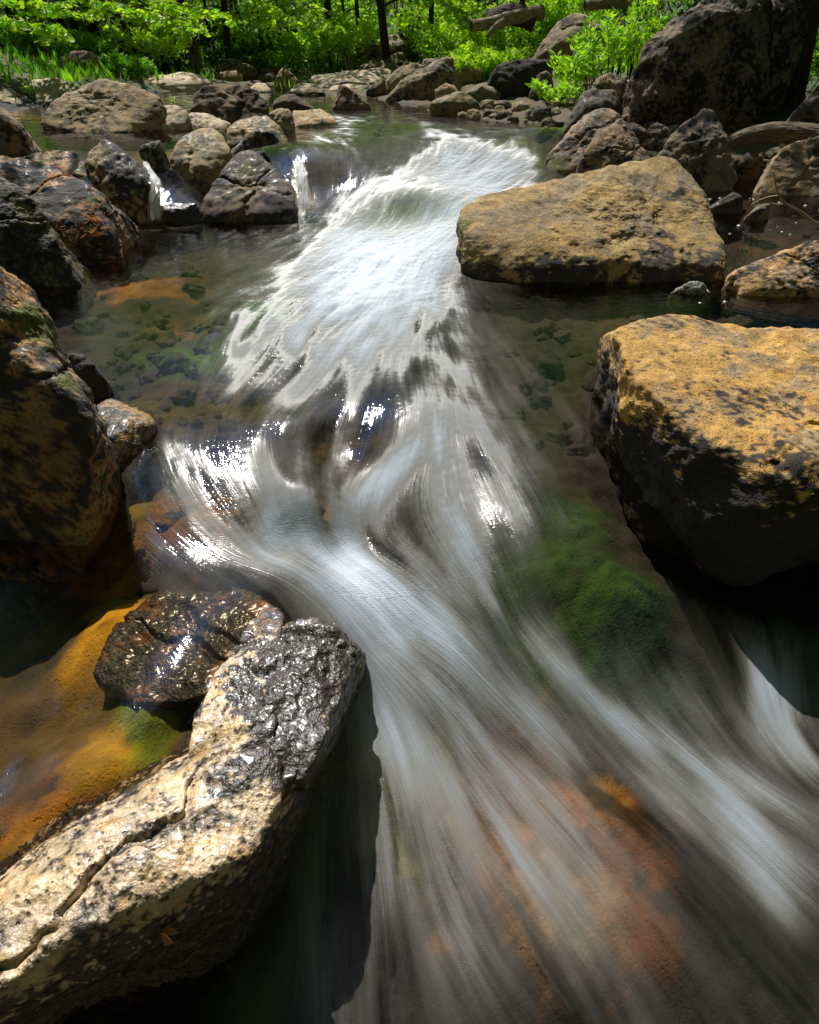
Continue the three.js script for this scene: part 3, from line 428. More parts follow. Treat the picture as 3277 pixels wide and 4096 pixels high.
function fall(list) {                                                         // [x, y, metres from the camera plane, width]
  const c = new THREE.CatmullRomCurve3(list.map(([x, y, z]) => atZ(x, y, z))), n = 24, P = [], U = [], I = [];
  for (let k = 0; k <= n; k++) { const p = c.getPointAt(k / n), q = k / n * (list.length - 1), a = Math.min(list.length - 2, q | 0), w = lerp(list[a][3], list[a + 1][3], q - a); for (let s = 0; s <= 8; s++) { const u = s / 8, o = (u - .5) * w; P.push(p.x + o, p.y + .012 * N3(u * 3, k * .2, p.x), p.z + .05 * w / .2 * (.25 - (u - .5) ** 2) + .01 * N3(u * 5, k * .3, 2)); U.push(u, k / n); } }
  for (let k = 0; k < n; k++) for (let s = 0; s < 8; s++) { const a = k * 9 + s, b = a + 9; I.push(a, a + 1, b, b, a + 1, b + 1); }
  const g = new THREE.BufferGeometry(); g.setAttribute('position', new THREE.Float32BufferAttribute(P, 3)); g.setAttribute('uv', new THREE.Float32BufferAttribute(U, 2)); g.setIndex(I); g.computeVertexNormals();
  const m = new THREE.Mesh(g, fallMat); m.name = 'little_fall'; m.castShadow = m.receiveShadow = true; stream.add(m);
}
fall([[575, 640, -7.4, .07], [604, 690, -7.0, .07], [626, 742, -6.75, .08], [620, 800, -6.65, .12], [622, 850, -6.6, .15], [626, 898, -6.55, .2]]);
fall([[1195, 640, -7.6, .1], [1205, 700, -7.2, .13], [1212, 770, -7.0, .16], [1218, 840, -6.85, .24]]);

// ---------------------------------------------------------------- near boulders
rock('boulder', 'tall dark boulder with an orange lit mossy shoulder beside the amber side pool', { u: DU, lv: -.17, foot: [150, 1200], n: 84, m: M.damp, c: [.40, .23, .08], d: .56, dk: [.042, .032, .025], rust: .4, lichen: .2, sharp: 13, sink: .35, dep: .1, chips: 8, chip: .93,  // dark mottling deepened so the colour carries some shade of the face
  pts: [[0, 572, .85], [70, 650, .68], [150, 760, .45], [192, 870, .26], [196, 925, .22], [160, 1060, .18], [167, 1165, .12], [112, 1290, .16], [0, 1340, .2], [-420, 250, .8], [-500, 900, .3], [-420, 1400, .1]], inn: [[0, 735, .5], [90, 775, .4], [165, 850, .27], [-220, 640, .5], [-50, 1000, .3], [100, 1000, .22]], moss: [[70, 690, 60, .55], [140, 800, 30, .35]] });
rock('boulder', 'large golden topped boulder with black crusted flanks at the cascade edge', { u: DU, lv: -.2, foot: [1540, 1180], n: 84, c: GOLD, d: .12, dk: [.045, .036, .028], rust: .45, sharp: 17, sink: .15, dep: .1, grain: 1.3, bandWide: .5, band: .17, tile: .5,
  pts: [[1290, 690, 'h', .33], [1440, 674, 'h', .34], [1600, 716, 'h', .32], [1730, 712, 'h', .32], [1950, 715, 'h', .32], [1950, 960, 'h', .2], [1725, 1010, 'h', .13], [1640, 1070, 'h', .07], [1530, 1058, 'h', .08], [1480, 962, 'h', .2], [1400, 882, 'h', .26], [1330, 790, 'h', .31], [1252, 740, 'h', .05], [1266, 890, 'h', -.05], [1330, 1000, 'h', -.1], [1440, 1030, 'h', -.2], [1545, 1185, 'h', -.4], [1660, 1195, 'h', -.42], [1850, 1150, 'h', -.42]], inn: [[1262, 800, 'h', .06], [1300, 900, 'h', .1], [1480, 1040, 'h', -.02]] });
rock('boulder', 'broad tan boulder with a long crack and a wet dark foot in midstream', { u: DU, lv: -.02, foot: [1410, 606], n: 84, c: [.41, .285, .12], d: .14, dk: [.06, .05, .04], rust: .35, lichen: .3, sharp: 15, lean: 1.25, dep: .12, band: .1, bandWide: .6, m: M.dry, tile: .6, grain: 1.1,
  pts: [[962, 445], [1000, 412], [1140, 378], [1310, 350], [1345, 338], [1410, 332], [1462, 368], [1472, 412], [1502, 470], [1535, 522], [1542, 562, .12], [1500, 598, .05], [1410, 606, 0], [1200, 585, .03], [1020, 560, .08], [966, 522, .2], [956, 482, .35]], cracks: [[1325, 360, .8, 1385, 460, .55], [1380, 450, .55, 1450, 575, .05]], inn: [[1020, 500, .25], [1200, 545, .06], [1400, 572, .04], [1490, 560, .08], [1200, 460, .45], [1400, 440, .55]], moss: [[968, 470, 28, .4]] });
rock('ledge_rock', 'foreground bedrock ledge with cream crust above and a glossy black wet head', { u: DU, lv: -.5, m: M.wet, c: [.66, .5, .33], d: .36, dk: [.045, .034, .027], rust: .5, grain: 2.2, sharp: 22, tile: .8, rough: .7, sink: .2, dep: 0, chips: 5, chip: .95, band: -.26, bandWide: .4, crackN: 2,  // band darkens the front face, mostly painting its shade, partly moss
  stain: [[660, 1400, 260, -.85, .62], [600, 1550, 130, -.6, .36]],
  parts: [
    { foot: [560, 1960], n: 84, pts: [[-330, 2080, 'h', -.18], [0, 1868, 'h', -.18], [250, 1722, 'h', -.17], [440, 1590, 'h', -.17], [600, 1480, 'h', -.16], [655, 1550, 'h', -.19], [600, 1660, 'h', -.19], [545, 1790, 'h', -.19], [300, 1895, 'h', -.16], [150, 1958, 'h', -.17], [0, 2062, 'h', -.19], [-300, 2260, 'h', -.21], [680, 1640, 'h', -.72], [600, 1900, 'h', -.75], [480, 2080, 'h', -.78], [200, 2200, 'h', -.8], [0, 2330, 'h', -.8], [-300, 2400, 'h', -.8]], inn: [[230, 1800, 'h', -.13], [420, 1690, 'h', -.135], [540, 1600, 'h', -.15]] },
    { foot: [680, 1640], n: 70, pts: [[380, 1660, 'h', -.2], [415, 1500, 'h', -.2], [500, 1360, 'h', -.185], [640, 1290, 'h', -.16], [720, 1310, 'h', -.16], [757, 1365, 'h', -.2], [740, 1440, 'h', -.21], [660, 1560, 'h', -.2], [600, 1670, 'h', -.2], [785, 1400, 'h', -.6], [720, 1540, 'h', -.66], [680, 1650, 'h', -.72]], inn: [[600, 1420, 'h', -.14], [680, 1370, 'h', -.14], [560, 1540, 'h', -.155]] },
  ] });
rock('flat_slab', 'flat brown slab under a film of water between amber pool and cascade', { u: DU, lv: -.22, m: M.wet, c: [.24, .11, .04], d: .66, dk: [.026, .018, .012], rust: .6, grain: 1.8, sharp: 18, rough: .4, foot: [300, 1480], dep: 0, sink: .1, chips: 0,
  pts: [[190, 1420, 'h', -0.212], [250, 1300, 'h', -0.207], [330, 1245, 'h', -0.207], [520, 1240, 'h', -0.207], [600, 1290, 'h', -0.192], [590, 1370, 'h', -0.192], [500, 1440, 'h', -0.192], [390, 1475, 'h', -0.202], [300, 1480, 'h', -0.212], [210, 1450, 'h', -0.232]], inn: [[400, 1350, 'h', -0.192]] });
rock('rock', 'low wet brown rock with a sunlit ridge tucked against the tall boulder', { u: DU, lv: -.05, m: M.wet, c: [.34, .2, .08], d: .55, rust: .6, grain: 1.8, foot: [230, 1010], sink: .12, dep: 0,
  pts: [[150, 1035, 'h', -.08], [170, 930, 'h', .06], [200, 848, 'h', .04], [245, 838, 'h', .03], [300, 852, 'h', .05], [318, 885, 'h', .05], [295, 935, 'h', -.01], [240, 985, 'h', -.06], [180, 1035, 'h', -.1]], inn: [[250, 900, 'h', .085], [190, 960, 'h', .05]] });
rock('rock', 'small black rock behind the tall boulder at the pool margin', { u: DU, lv: -.02, m: M.damp, c: GREY, d: .8, dk: BLACK, foot: [225, 835], lean: .4, pts: [[140, 742], [170, 745], [200, 770], [226, 805], [230, 835], [195, 842], [140, 830]] });

// ---------------------------------------------------------------- left side, mid distance (positions in photograph pixels)
const ML = M.damp;
rock('boulder', 'dark crusted boulder at the left water edge beside the shaggy boulder', { lv: 0, foot: [340, 1150], m: ML, c: OLIVE, d: .62, dk: BLACK, lichen: .5, sharp: 13, dep: .15, pts: [[-350, 640, .5], [0, 712, .35], [50, 730, .32], [125, 810, .25], [200, 910, .15], [275, 1030, .05], [335, 1150, 0], [250, 1240, -.1], [100, 1300, -.2], [-300, 1350, -.2]], inn: [[-100, 950, -.05], [100, 1000, 0], [180, 1120, -.06]] });
rock('boulder', 'shaggy dark boulder strewn with orange needles at the left bank', { lv: 0, foot: [505, 1035], m: ML, c: [.36, .2, .08], d: .6, dk: BLACK, rust: .6, lichen: .2, sharp: 12, dep: .3, sink: .2, pts: [[-250, 600, .8], [0, 628, .7], [75, 638, .7], [200, 655, .6], [320, 735, .4], [410, 782, .3], [450, 845, .22], [480, 950, .1], [505, 1035, 0], [420, 1090, -.06], [340, 1150, -.15], [200, 1000, -.1], [-200, 900, 0]], inn: [[330, 850, .1], [420, 900, .05], [150, 780, .3], [400, 1000, -.05]], moss: [[380, 805, 26, .25], [440, 840, 14, .2]] });
rock('flat_slab', 'low sunlit slab with red needles behind the shaggy dark boulder', { lv: .25, foot: [320, 725], m: ML, c: [.5, .33, .18], d: .35, rust: .6, lean: 1.2, dep: .25, pts: [[80, 628], [210, 595], [300, 608], [345, 645], [365, 712], [320, 727], [200, 660]] });
rock('rock', 'mossy upright block beside the little waterfall', { lv: 0, foot: [585, 900], m: ML, c: [.40, .28, .12], d: .55, dk: BLACK, rust: .3, lean: .45, dep: .25, sharp: 18, pts: [[335, 630, .3], [360, 592, .4], [400, 550, .5], [435, 560, .5], [465, 600, .42], [505, 665, .3], [592, 680, .3], [612, 740, .12], [595, 785, .06], [588, 898, 0], [475, 905, 0], [450, 820, .05], [360, 715, .15]], inn: [[440, 660, .2], [520, 740, .1], [470, 800, 0]], moss: [[430, 610, 30, .35], [595, 715, 30, .1], [540, 760, 28, .04]] });
rock('rock', 'thin dark upright rock splitting the little waterfall', { lv: .2, foot: [660, 745], m: ML, c: GREY, d: .6, dk: BLACK, lean: .3, dep: .5, pts: [[550, 598], [575, 576], [640, 566], [660, 600], [676, 655], [682, 720], [655, 745], [620, 700], [590, 640]] });
rock('boulder', 'tan shouldered boulder with a steep cracked face right of the waterfall', { lv: .15, foot: [780, 752], m: ML, c: [.40, .3, .15], d: .3, dk: [.11, .085, .055], dep: .25, sharp: 18, pts: [[680, 742, .03], [683, 625, .2], [720, 560, .42], [770, 520, .55], [850, 510, .6], [888, 533, .55], [926, 595, .35], [912, 655, .15], [870, 705, .04], [780, 752, 0]], inn: [[800, 620, .2], [740, 650, .12], [880, 610, .2], [850, 680, .02]] });
rock('boulder', 'brown boulder with a mossy right shoulder above the rapid', { lv: .3, foot: [1000, 602], m: ML, c: [.36, .25, .12], d: .4, dk: BLACK, dep: .25, pts: [[907, 582, .03], [910, 515, .2], [930, 494, .3], [1010, 460, .5], [1060, 458, .5], [1095, 480, .4], [1140, 540, .2], [1168, 588, .06], [1130, 603, .02], [1000, 603, 0]], inn: [[1000, 520, .12], [1060, 530, .1], [960, 545, .08]], moss: [[1130, 560, 26, .1], [1155, 600, 18, .05]] });
rock('rock', 'small mossy rock under the brown boulder at the rapid lip', { lv: .22, foot: [1160, 660], m: M.wet, c: OLIVE, d: .5, dk: BLACK, pts: [[1110, 600], [1150, 585], [1180, 610], [1190, 640], [1175, 660], [1130, 655]], moss: [[1150, 605, 25, 0]] });
rock('rock', 'long thin leaning rock wedged between two boulders', { lv: .2, foot: [900, 665], m: ML, c: GREY, d: .5, dk: BLACK, lean: .6, pts: [[888, 660], [930, 600], [985, 546], [1000, 580], [960, 625], [920, 660], [900, 668]] });
rock('rock', 'dark triangular rock with a bright moss cushion at the pool edge', { lv: 0, foot: [860, 895], m: ML, c: [.17, .125, .075], d: .5, dk: BLACK, rust: .35, sharp: 22, dep: .12, pts: [[800, 868, .02], [808, 792, .15], [880, 702, .4], [990, 592, .75], [1022, 600, .75], [1050, 632, .65], [1085, 682, .5], [1178, 762, .32], [1188, 830, .1], [1160, 872, .03], [1000, 884, .01], [860, 896, 0]], inn: [[950, 740, .3], [1010, 690, .42], [900, 810, .1], [1080, 780, .18], [1130, 850, .03]], moss: [[980, 672, 42, .42], [1000, 715, 20, .32]] });
rock('rock', 'small dark wet knob above the mossy triangular rock', { lv: .25, foot: [1060, 668], m: ML, c: GREY, d: .75, dk: BLACK, pts: [[1015, 608], [1058, 600], [1088, 640], [1080, 668], [1030, 655]] });
rock('rock', 'low black step under the little waterfall', { lv: 0, foot: [700, 896], m: M.wet, c: BROWN, d: .8, dk: BLACK, lean: .5, dep: .2, pts: [[592, 890], [605, 830], [700, 818], [792, 815], [806, 885], [700, 898]] });
rock('boulder', 'striped tan boulder half cut by the left picture bank', { lv: .36, foot: [75, 622], c: [.4, .28, .17], d: .35, rust: .4, pts: [[-160, 400], [0, 428], [30, 445], [75, 490], [100, 540], [132, 600], [75, 624], [-100, 640]] });
rock('boulder', 'whale backed tan boulder with pale foot between the two left pools', { lv: .37, c: [.44, .33, .2], d: .22, band: .42, bandWide: .35, dk: [.05, .04, .03], rust: .35, lean: 1.0, dep: .3, foot: [350, 542], pts: [[190, 428], [212, 400], [300, 355], [380, 320], [415, 311], [500, 334], [610, 375], [645, 398], [655, 425], [640, 480], [560, 520], [450, 537], [350, 542], [240, 516], [160, 492]], inn: [[330, 420, .9], [450, 400, 1.1], [320, 440, .55], [400, 450, .6], [560, 450, .6], [350, 480, .3], [500, 490, .3]], moss: [[630, 420, 26, .7], [610, 445, 20, .55]] });
rock('rock', 'pale rounded rock joined to the right end of the whale backed boulder', { lv: .37, c: PALE, d: .2, lean: 1.0, foot: [650, 532], pts: [[606, 500], [645, 425], [700, 418], [752, 450], [752, 500], [650, 532]] });
rock('flat_slab', 'low pale slab running on below the big brown humped boulder', { lv: .37, c: PALE, d: .22, lean: 1.6, foot: [800, 521], pts: [[738, 502], [760, 450], [820, 450], [850, 475], [922, 495], [905, 516], [800, 521], [745, 516]] });
rock('boulder', 'big brown humped boulder standing on the pale left slabs', { lv: .40, c: [.19, .135, .08], d: .4, lean: .8, foot: [915, 492], rough: 1.4, pts: [[755, 448], [770, 382], [820, 346], [950, 334], [1020, 364], [1066, 400], [1072, 446], [1026, 462], [950, 487], [915, 492], [800, 458]], inn: [[840, 400, .4], [970, 390, .5], [1000, 430, .25], [880, 440, .1]] });
rock('rock', 'pale egg shaped rock beside the orange stained slab', { lv: .39, c: [.45, .36, .24], d: .2, lean: .7, foot: [1150, 524], pts: [[1073, 456], [1095, 434], [1150, 431], [1177, 470], [1172, 520], [1125, 522]] });
rock('flat_slab', 'pale orange stained slab at the edge of the upper rapid', { lv: .41, c: [.6, .45, .28], d: .15, rust: .7, lean: 1.5, foot: [1250, 508], pts: [[1168, 442], [1285, 438], [1345, 474], [1352, 490], [1250, 507], [1173, 512]] });
rock('rock', 'dark low humped rock behind the pale egg shaped rock', { lv: .42, c: [.16, .12, .07], d: .45, lean: .6, foot: [1170, 440], pts: [[1088, 425], [1095, 400], [1140, 377], [1180, 377], [1225, 410], [1262, 437], [1170, 441]] });
rock('rock', 'dark pyramid rock standing in the upper stream', { lv: .42, c: BROWN, d: .45, dk: BLACK, lean: .4, sharp: 25, foot: [1390, 441], pts: [[1330, 430], [1340, 395], [1364, 341], [1380, 345], [1425, 370], [1482, 421], [1390, 441]], inn: [[1385, 385, .05], [1370, 420, -.05]] });
// far left shore
rock('boulder', 'dark brown boulder at the far left under the shrubs', { lv: .6, z: -18, c: BROWN, d: .45, dk: [.11, .08, .055], pts: [[-80, 160], [0, 180], [35, 183], [52, 215], [48, 265], [-60, 280]] });
rock('boulder', 'dark rounded boulder on the left shore below the grassy slope', { lv: .55, z: -17.8, c: [.17, .12, .075], d: .45, dk: [.08, .062, .045], pts: [[80, 255], [100, 210], [118, 182], [180, 178], [215, 225], [230, 252], [190, 315], [90, 305]] });
rock('boulder', 'large brown boulder with a sunlit crest on the left shore', { lv: .5, z: -17.3, c: [.36, .26, .16], d: .35, lean: .6, pts: [[175, 302], [185, 270], [250, 235], [295, 199], [380, 217], [425, 245], [444, 285], [436, 310], [370, 327], [180, 314]], inn: [[270, 250, .35], [400, 260, .3], [320, 280, 0]] });
rock('rock', 'shaded low rock behind the small green sprout', { lv: .45, z: -16.4, c: BROWN, d: .55, pts: [[2, 305], [75, 257], [115, 275], [152, 316], [100, 350], [40, 348]] });
rock('flat_slab', 'pale layered slab beyond the left brown pool', { lv: .43, foot: [150, 424], c: PALE, d: .12, lean: 1.7, band: .47, bandWide: .3, pts: [[64, 348], [90, 326], [220, 314], [320, 334], [300, 362], [222, 396], [212, 412], [90, 424], [70, 385]], inn: [[80, 372, .25], [215, 385, .3]] });
rock('flat_slab', 'pale slab with a rusty waterline at the left end of the brown pool', { lv: .43, foot: [50, 432], c: PALE, d: .15, rust: .6, lean: 1.6, band: .49, bandWide: .3, pts: [[-120, 330], [0, 333], [45, 345], [90, 426], [0, 434], [-120, 436]] });
rock('flat_slab', 'thin pale shelf below the large sunlit crest boulder', { lv: .48, foot: [300, 347], c: PALE, d: .15, lean: 2, pts: [[185, 312], [260, 294], [360, 322], [375, 336], [300, 348], [200, 335]] });
rock('flat_slab', 'bleached flat rock sheet at the foot of the yellow green shrub', { lv: .43, foot: [760, 367], c: [.72, .6, .45], d: .1, lean: 2.2, pts: [[525, 322], [545, 306], [620, 303], [740, 292], [800, 300], [850, 320], [840, 340], [760, 366], [690, 361], [620, 337]] });
rock('rock', 'grey lit rock capping the far left group by the dark wood', { lv: .5, z: -21, c: [.4, .32, .22], d: .35, pts: [[815, 228], [850, 219], [918, 221], [922, 242], [860, 292], [816, 272]] });
rock('boulder', 'brown slanted far boulder with a rounded dark side', { lv: .48, z: -19.8, c: BROWN, d: .4, pts: [[872, 292], [890, 237], [940, 234], [975, 248], [1028, 275], [1032, 318], [1000, 327], [880, 312]] });
rock('rock', 'pale weathered rock in front of the brown slanted far boulder', { lv: .45, z: -19.2, c: [.5, .38, .24], d: .25, pts: [[863, 324], [880, 290], [940, 282], [970, 300], [974, 330], [900, 332]] });
rock('rock', 'small brown rock beside the bleached flat rock sheet', { lv: .46, z: -19.2, c: BROWN, d: .4, pts: [[798, 304], [805, 270], [850, 274], [876, 295], [862, 324], [810, 322]] });
rock('rock', 'dark far rock before the leafy wood', { lv: .47, z: -20.5, c: BROWN, d: .4, pts: [[1033, 303], [1045, 275], [1105, 264], [1117, 290], [1100, 320], [1036, 324]] });
rock('rock', 'low dark rock above the tiny far cascade', { lv: .45, z: -19.2, c: BROWN, d: .5, pts: [[1035, 330], [1040, 303], [1090, 290], [1110, 306], [1102, 330]] });
rock('rock', 'sharp brown rock right of the tiny far cascade', { lv: .43, foot: [1140, 348], c: [.38, .27, .16], d: .35, sharp: 22, pts: [[1098, 338], [1105, 300], [1130, 269], [1150, 274], [1197, 326], [1190, 342], [1140, 348]] });
rock('rock', 'small blocky rock at the left end of the far shelf', { lv: .46, z: -20.5, c: [.45, .34, .22], d: .35, pts: [[1178, 308], [1195, 283], [1235, 279], [1242, 306], [1215, 322]] });
rock('flat_slab', 'low pale slab lying in the far water', { lv: .43, foot: [1200, 381], c: [.62, .5, .36], d: .15, lean: 2, band: .46, bandWide: .3, pts: [[1142, 375], [1180, 350], [1210, 327], [1290, 345], [1307, 370], [1200, 381]] });
rock('flat_slab', 'bleached broad shelf of flat rock before the far wood', { lv: .45, foot: [1400, 350], c: [.68, .56, .42], d: .14, lean: 2.6, dep: .2, pts: [[1235, 306], [1380, 286], [1572, 285], [1564, 322], [1500, 347], [1300, 348], [1248, 325]] });
rock('flat_slab', 'small pale slab under the tiny far cascade', { lv: .43, foot: [1030, 371], c: [.6, .48, .33], d: .2, lean: 2, pts: [[998, 352], [1030, 330], [1060, 334], [1082, 364], [1028, 371]] });
rock('flat_slab', 'narrow pale stone shelf close to the pyramid rock', { lv: .43, foot: [1380, 368], c: [.6, .48, .34], d: .2, lean: 2, pts: [[1310, 362], [1330, 342], [1420, 335], [1470, 345], [1450, 365], [1380, 369]] });
rock('boulder', 'big square block on the far bank under the leaning tree', { lv: .75, z: -22, c: [.34, .27, .18], d: .3, dep: .4, sharp: 24, pts: [[1418, 200], [1433, 183], [1580, 134], [1645, 144], [1672, 165], [1642, 228], [1500, 258], [1430, 264]] });
rock('boulder', 'long layered shelf rock below the big square block', { lv: .55, z: -20.8, c: [.36, .28, .18], d: .35, rough: 1.6, pts: [[1423, 298], [1430, 264], [1510, 240], [1615, 214], [1645, 262], [1622, 296], [1500, 304]] });
rock('rock', 'rounded grey rock at the left foot of the square block', { lv: .55, z: -21.4, c: GREY, d: .3, pts: [[1370, 280], [1375, 240], [1420, 221], [1428, 268], [1400, 288]] });
rock('rock', 'dark slanted rock between far shelf and lichen boulder', { lv: .44, foot: [1500, 382], c: BROWN, d: .55, pts: [[1463, 366], [1480, 345], [1540, 314], [1545, 365], [1500, 382]] });

// ---------------------------------------------------------------- right bank
rock('boulder', 'smooth tan boulder behind the lichen spotted boulder', { lv: .43, z: -15.6, c: [.4, .31, .19], d: .25, lichen: .3, pts: [[1530, 395], [1545, 316], [1600, 270], [1660, 252], [1695, 262], [1700, 310], [1600, 390]] });
rock('boulder', 'lichen spotted boulder with a furrowed sunlit ridge at the right bend', { lv: .42, foot: [1600, 408], c: [.33, .27, .17], d: .35, lichen: .6, rough: 1.3, pts: [[1530, 402], [1590, 335], [1660, 290], [1720, 270], [1772, 229], [1810, 231], [1828, 325], [1745, 386], [1600, 408]] });
rock('rock', 'small grey rock perched behind the furrowed ridge', { lv: .5, z: -16.2, c: [.4, .38, .32], d: .25, pts: [[1680, 290], [1694, 236], [1750, 234], [1760, 280]] });
rock('rock', 'tan slanted rock behind the pinkish stone', { lv: .5, z: -15.6, c: TAN, d: .25, pts: [[1818, 335], [1822, 250], [1920, 274], [1942, 300], [1905, 340]] });
rock('boulder', 'coal black square boulder on the right shore', { lv: .5, z: -13, c: [.05, .046, .044], d: .5, dk: BLACK, rust: 0, sharp: 22, pts: [[1946, 335], [1985, 260], [2100, 236], [2200, 239], [2208, 272], [2125, 372], [2050, 366], [1960, 346]], inn: [[2000, 275, .25], [2190, 265, .2], [2050, 320, -.05]] });
rock('rock', 'grey rounded rock leaning on the coal black boulder', { lv: .5, z: -12.7, c: GREY, d: .25, lichen: .3, pts: [[2118, 370], [2150, 304], [2185, 281], [2210, 300], [2215, 355], [2165, 375]] });
rock('stone', 'pinkish tan stone above the green mossy bank rock', { lv: .46, z: -13.1, c: [.55, .38, .24], d: .12, pts: [[1740, 358], [1785, 334], [1815, 339], [1840, 370], [1812, 395], [1750, 398]] });
rock('stone', 'broad grey stone at the top of the rubble bank', { lv: .46, z: -12.9, c: [.3, .26, .18], d: .25, pts: [[1862, 372], [1920, 334], [1982, 345], [2003, 376], [1990, 406], [1908, 410]] });
rock('rock', 'green mossy rock at the near end of the rubble bank', { lv: .41, foot: [1800, 470], c: [.27, .19, .08], d: .4, m: ML, pts: [[1712, 420], [1735, 395], [1840, 369], [1882, 380], [1922, 420], [1922, 452], [1870, 472], [1755, 464]], moss: [[1750, 440, 35, .1], [1860, 450, 30, .05]] });
const rubble = [[700, 650, 60, 55], [800, 642, 110, 48], [590, 715, 65, 45], [910, 560, 68, 38], [1060, 578, 95, 36], [905, 595, 70, 24], [800, 672, 36, 36], [735, 702, 80, 30], [760, 732, 50, 26], [832, 720, 72, 40], [970, 672, 80, 66], [905, 750, 46, 30], [1055, 718, 56, 56], [1140, 722, 84, 62], [1130, 664, 20, 20], [1180, 638, 60, 30], [1250, 712, 52, 52], [1322, 702, 36, 36], [1240, 652, 60, 20], [1330, 648, 62, 32], [1240, 572, 100, 42], [1280, 612, 52, 20], [1352, 722, 34, 26], [650, 462, 42, 22], [830, 542, 38, 26], [1232, 790, 106, 30], [1370, 582, 42, 42], [700, 412, 42, 50], [500, 720, 40, 28], [560, 470, 30, 18], [1010, 765, 20, 14], [960, 520, 40, 24], [1100, 540, 60, 22], [1180, 590, 40, 22]];
rubble.forEach(([cx, cy, rx, ry], k) => {
  const x = 1600 + cx / 2, y = 100 + cy / 2, a = rx / 2 * 1.08, b = ry / 2 * 1.1, n = 7, pts = [];
  for (let i = 0; i < n; i++) { const t = (i + rnd() * .6) / n * 6.283, q = .85 + .25 * rnd(); pts.push([x + Math.cos(t) * a * q, y + Math.sin(t) * b * q]); }
  const low = Math.max(...pts.map((p) => p[1]));
  rock('rubble_stone', 'small angular stone in the rubble bank along the right water edge', { lv: lerp(.41, .5, clamp((490 - low) / 120, 0, 1)), c: [[.34, .28, .18], [.27, .22, .14], [.42, .33, .21], [.2, .155, .1]][k % 4], d: .3, lichen: .25, pts, lean: .6, dep: .5, n: 10, sharp: 12 }, 'stones of the rubble bank', 'stone');
});
rock('rock', 'gnarled brown rock lump between weeds and the giant boulder', { lv: .7, z: -11.6, c: [.38, .29, .17], d: .4, rough: 2, pts: [[2378, 348], [2395, 305], [2425, 299], [2470, 307], [2520, 325], [2522, 350], [2470, 372], [2400, 364]] });
rock('boulder', 'dark lichen blotched boulder between rubble bank and wedge rocks', { lv: .34, foot: [2240, 560], c: [.16, .13, .08], d: .5, dk: BLACK, lichen: .5, m: ML, lean: .5, pts: [[2230, 560], [2300, 430], [2350, 362], [2400, 353], [2460, 358], [2492, 440], [2485, 470], [2400, 540]] });
rock('boulder', 'tall wedge boulder with green algae on its wet left edge', { lv: .1, foot: [2200, 700], m: ML, c: [.30, .20, .11], d: .35, dk: BLACK, sharp: 30, lean: .5, dep: .2, pts: [[2188, 695, 0], [2195, 615, .2], [2350, 450, .7], [2440, 432, .7], [2492, 470, .55], [2600, 640, .2], [2450, 700, .02], [2300, 702, 0]], inn: [[2340, 500, .45], [2300, 640, .1], [2420, 560, .25]], moss: [[2215, 660, 45, .05]] });
rock('boulder', 'smaller wedge boulder leaning against the tall wedge', { lv: .08, foot: [2305, 705], c: [.33, .22, .13], d: .35, dk: BLACK, sharp: 30, dep: .2, pts: [[2300, 705, -.1], [2322, 640, 0], [2392, 525, .3], [2482, 494, .35], [2500, 530, .2], [2612, 640, .05], [2600, 690, -.1], [2450, 710, -.12]], inn: [[2470, 570, .1], [2400, 600, .05], [2540, 640, 0]] });
rock('boulder', 'grey triangular boulder standing in the dark right pool', { lv: .02, foot: [2850, 768], c: [.24, .19, .13], d: .4, dk: BLACK, sharp: 16, lean: .55, dep: .25, lichen: .3, pts: [[2628, 628], [2650, 575], [2815, 429], [2857, 440], [2897, 540], [2948, 715], [2920, 768], [2840, 768], [2700, 705], [2640, 665]], inn: [[2800, 540, .3], [2880, 640, .1], [2760, 650, .1]], stain: [[2890, 710, 60, .9]] });
rock('boulder', 'giant split boulder with a purple red lit edge looming over the right bank', { lv: .5, z: -10.6, foot: [2700, 540], m: M.far, c: [.27, .2, .14], d: .45, dk: [.028, .023, .018], lichen: .7, sharp: 22, n: 84, dep: .35, sink: .4, parts: [
  { pts: [[2515, 470, .1], [2525, 280, .3], [2585, 165, .5], [2765, 30, .75], [2940, -80, .9], [3085, -70, .8], [3090, 60, .5], [3080, 300, .25], [3060, 440, .1], [2890, 510, 0], [2615, 540, 0]], inn: [[2640, 200, .15], [2900, 40, .2], [2600, 400, 0], [2850, 300, -.02], [3040, 60, .3]] },
  { n: 60, pts: [[3092, -60, .9], [3245, -20, .9], [3240, 100, .7], [3170, 300, .45], [3118, 415, .3], [3085, 400, .3], [3090, 60, .55]], inn: [[3150, 60, .6], [3140, 200, .4]] }] });
rock('boulder', 'purple grey boulder at the right margin beyond the driftwood', { lv: .4, z: -9.6, c: [.2, .17, .15], d: .3, dk: DARK, pts: [[3172, 452], [3230, 380], [3310, 310], [3420, 330], [3420, 520], [3330, 510], [3215, 490]] });
rock('boulder', 'brown topped boulder with yellow lichen right of the dark pool', { lv: .02, foot: [3150, 795], c: [.36, .25, .15], d: .35, dk: BLACK, lichen: .3, lean: .7, dep: .3, pts: [[3048, 742], [3055, 700], [3110, 612], [3165, 576], [3290, 545], [3480, 560], [3500, 780], [3250, 800], [3150, 795], [3065, 768]], inn: [[3120, 690, .3], [3250, 640, .4], [3200, 740, .1]] });
rock('rock', 'small olive rock behind the dark right pool', { lv: .1, foot: [3000, 695], c: OLIVE, d: .4, dk: BLACK, pts: [[2950, 658], [2990, 611], [3030, 614], [3062, 655], [3040, 692], [2965, 690]] });
rock('stone', 'little brown stone beside the grey triangular boulder', { lv: .1, foot: [2950, 680], c: BROWN, d: .3, pts: [[2928, 655], [2945, 624], [2976, 632], [2965, 675], [2940, 680]] });
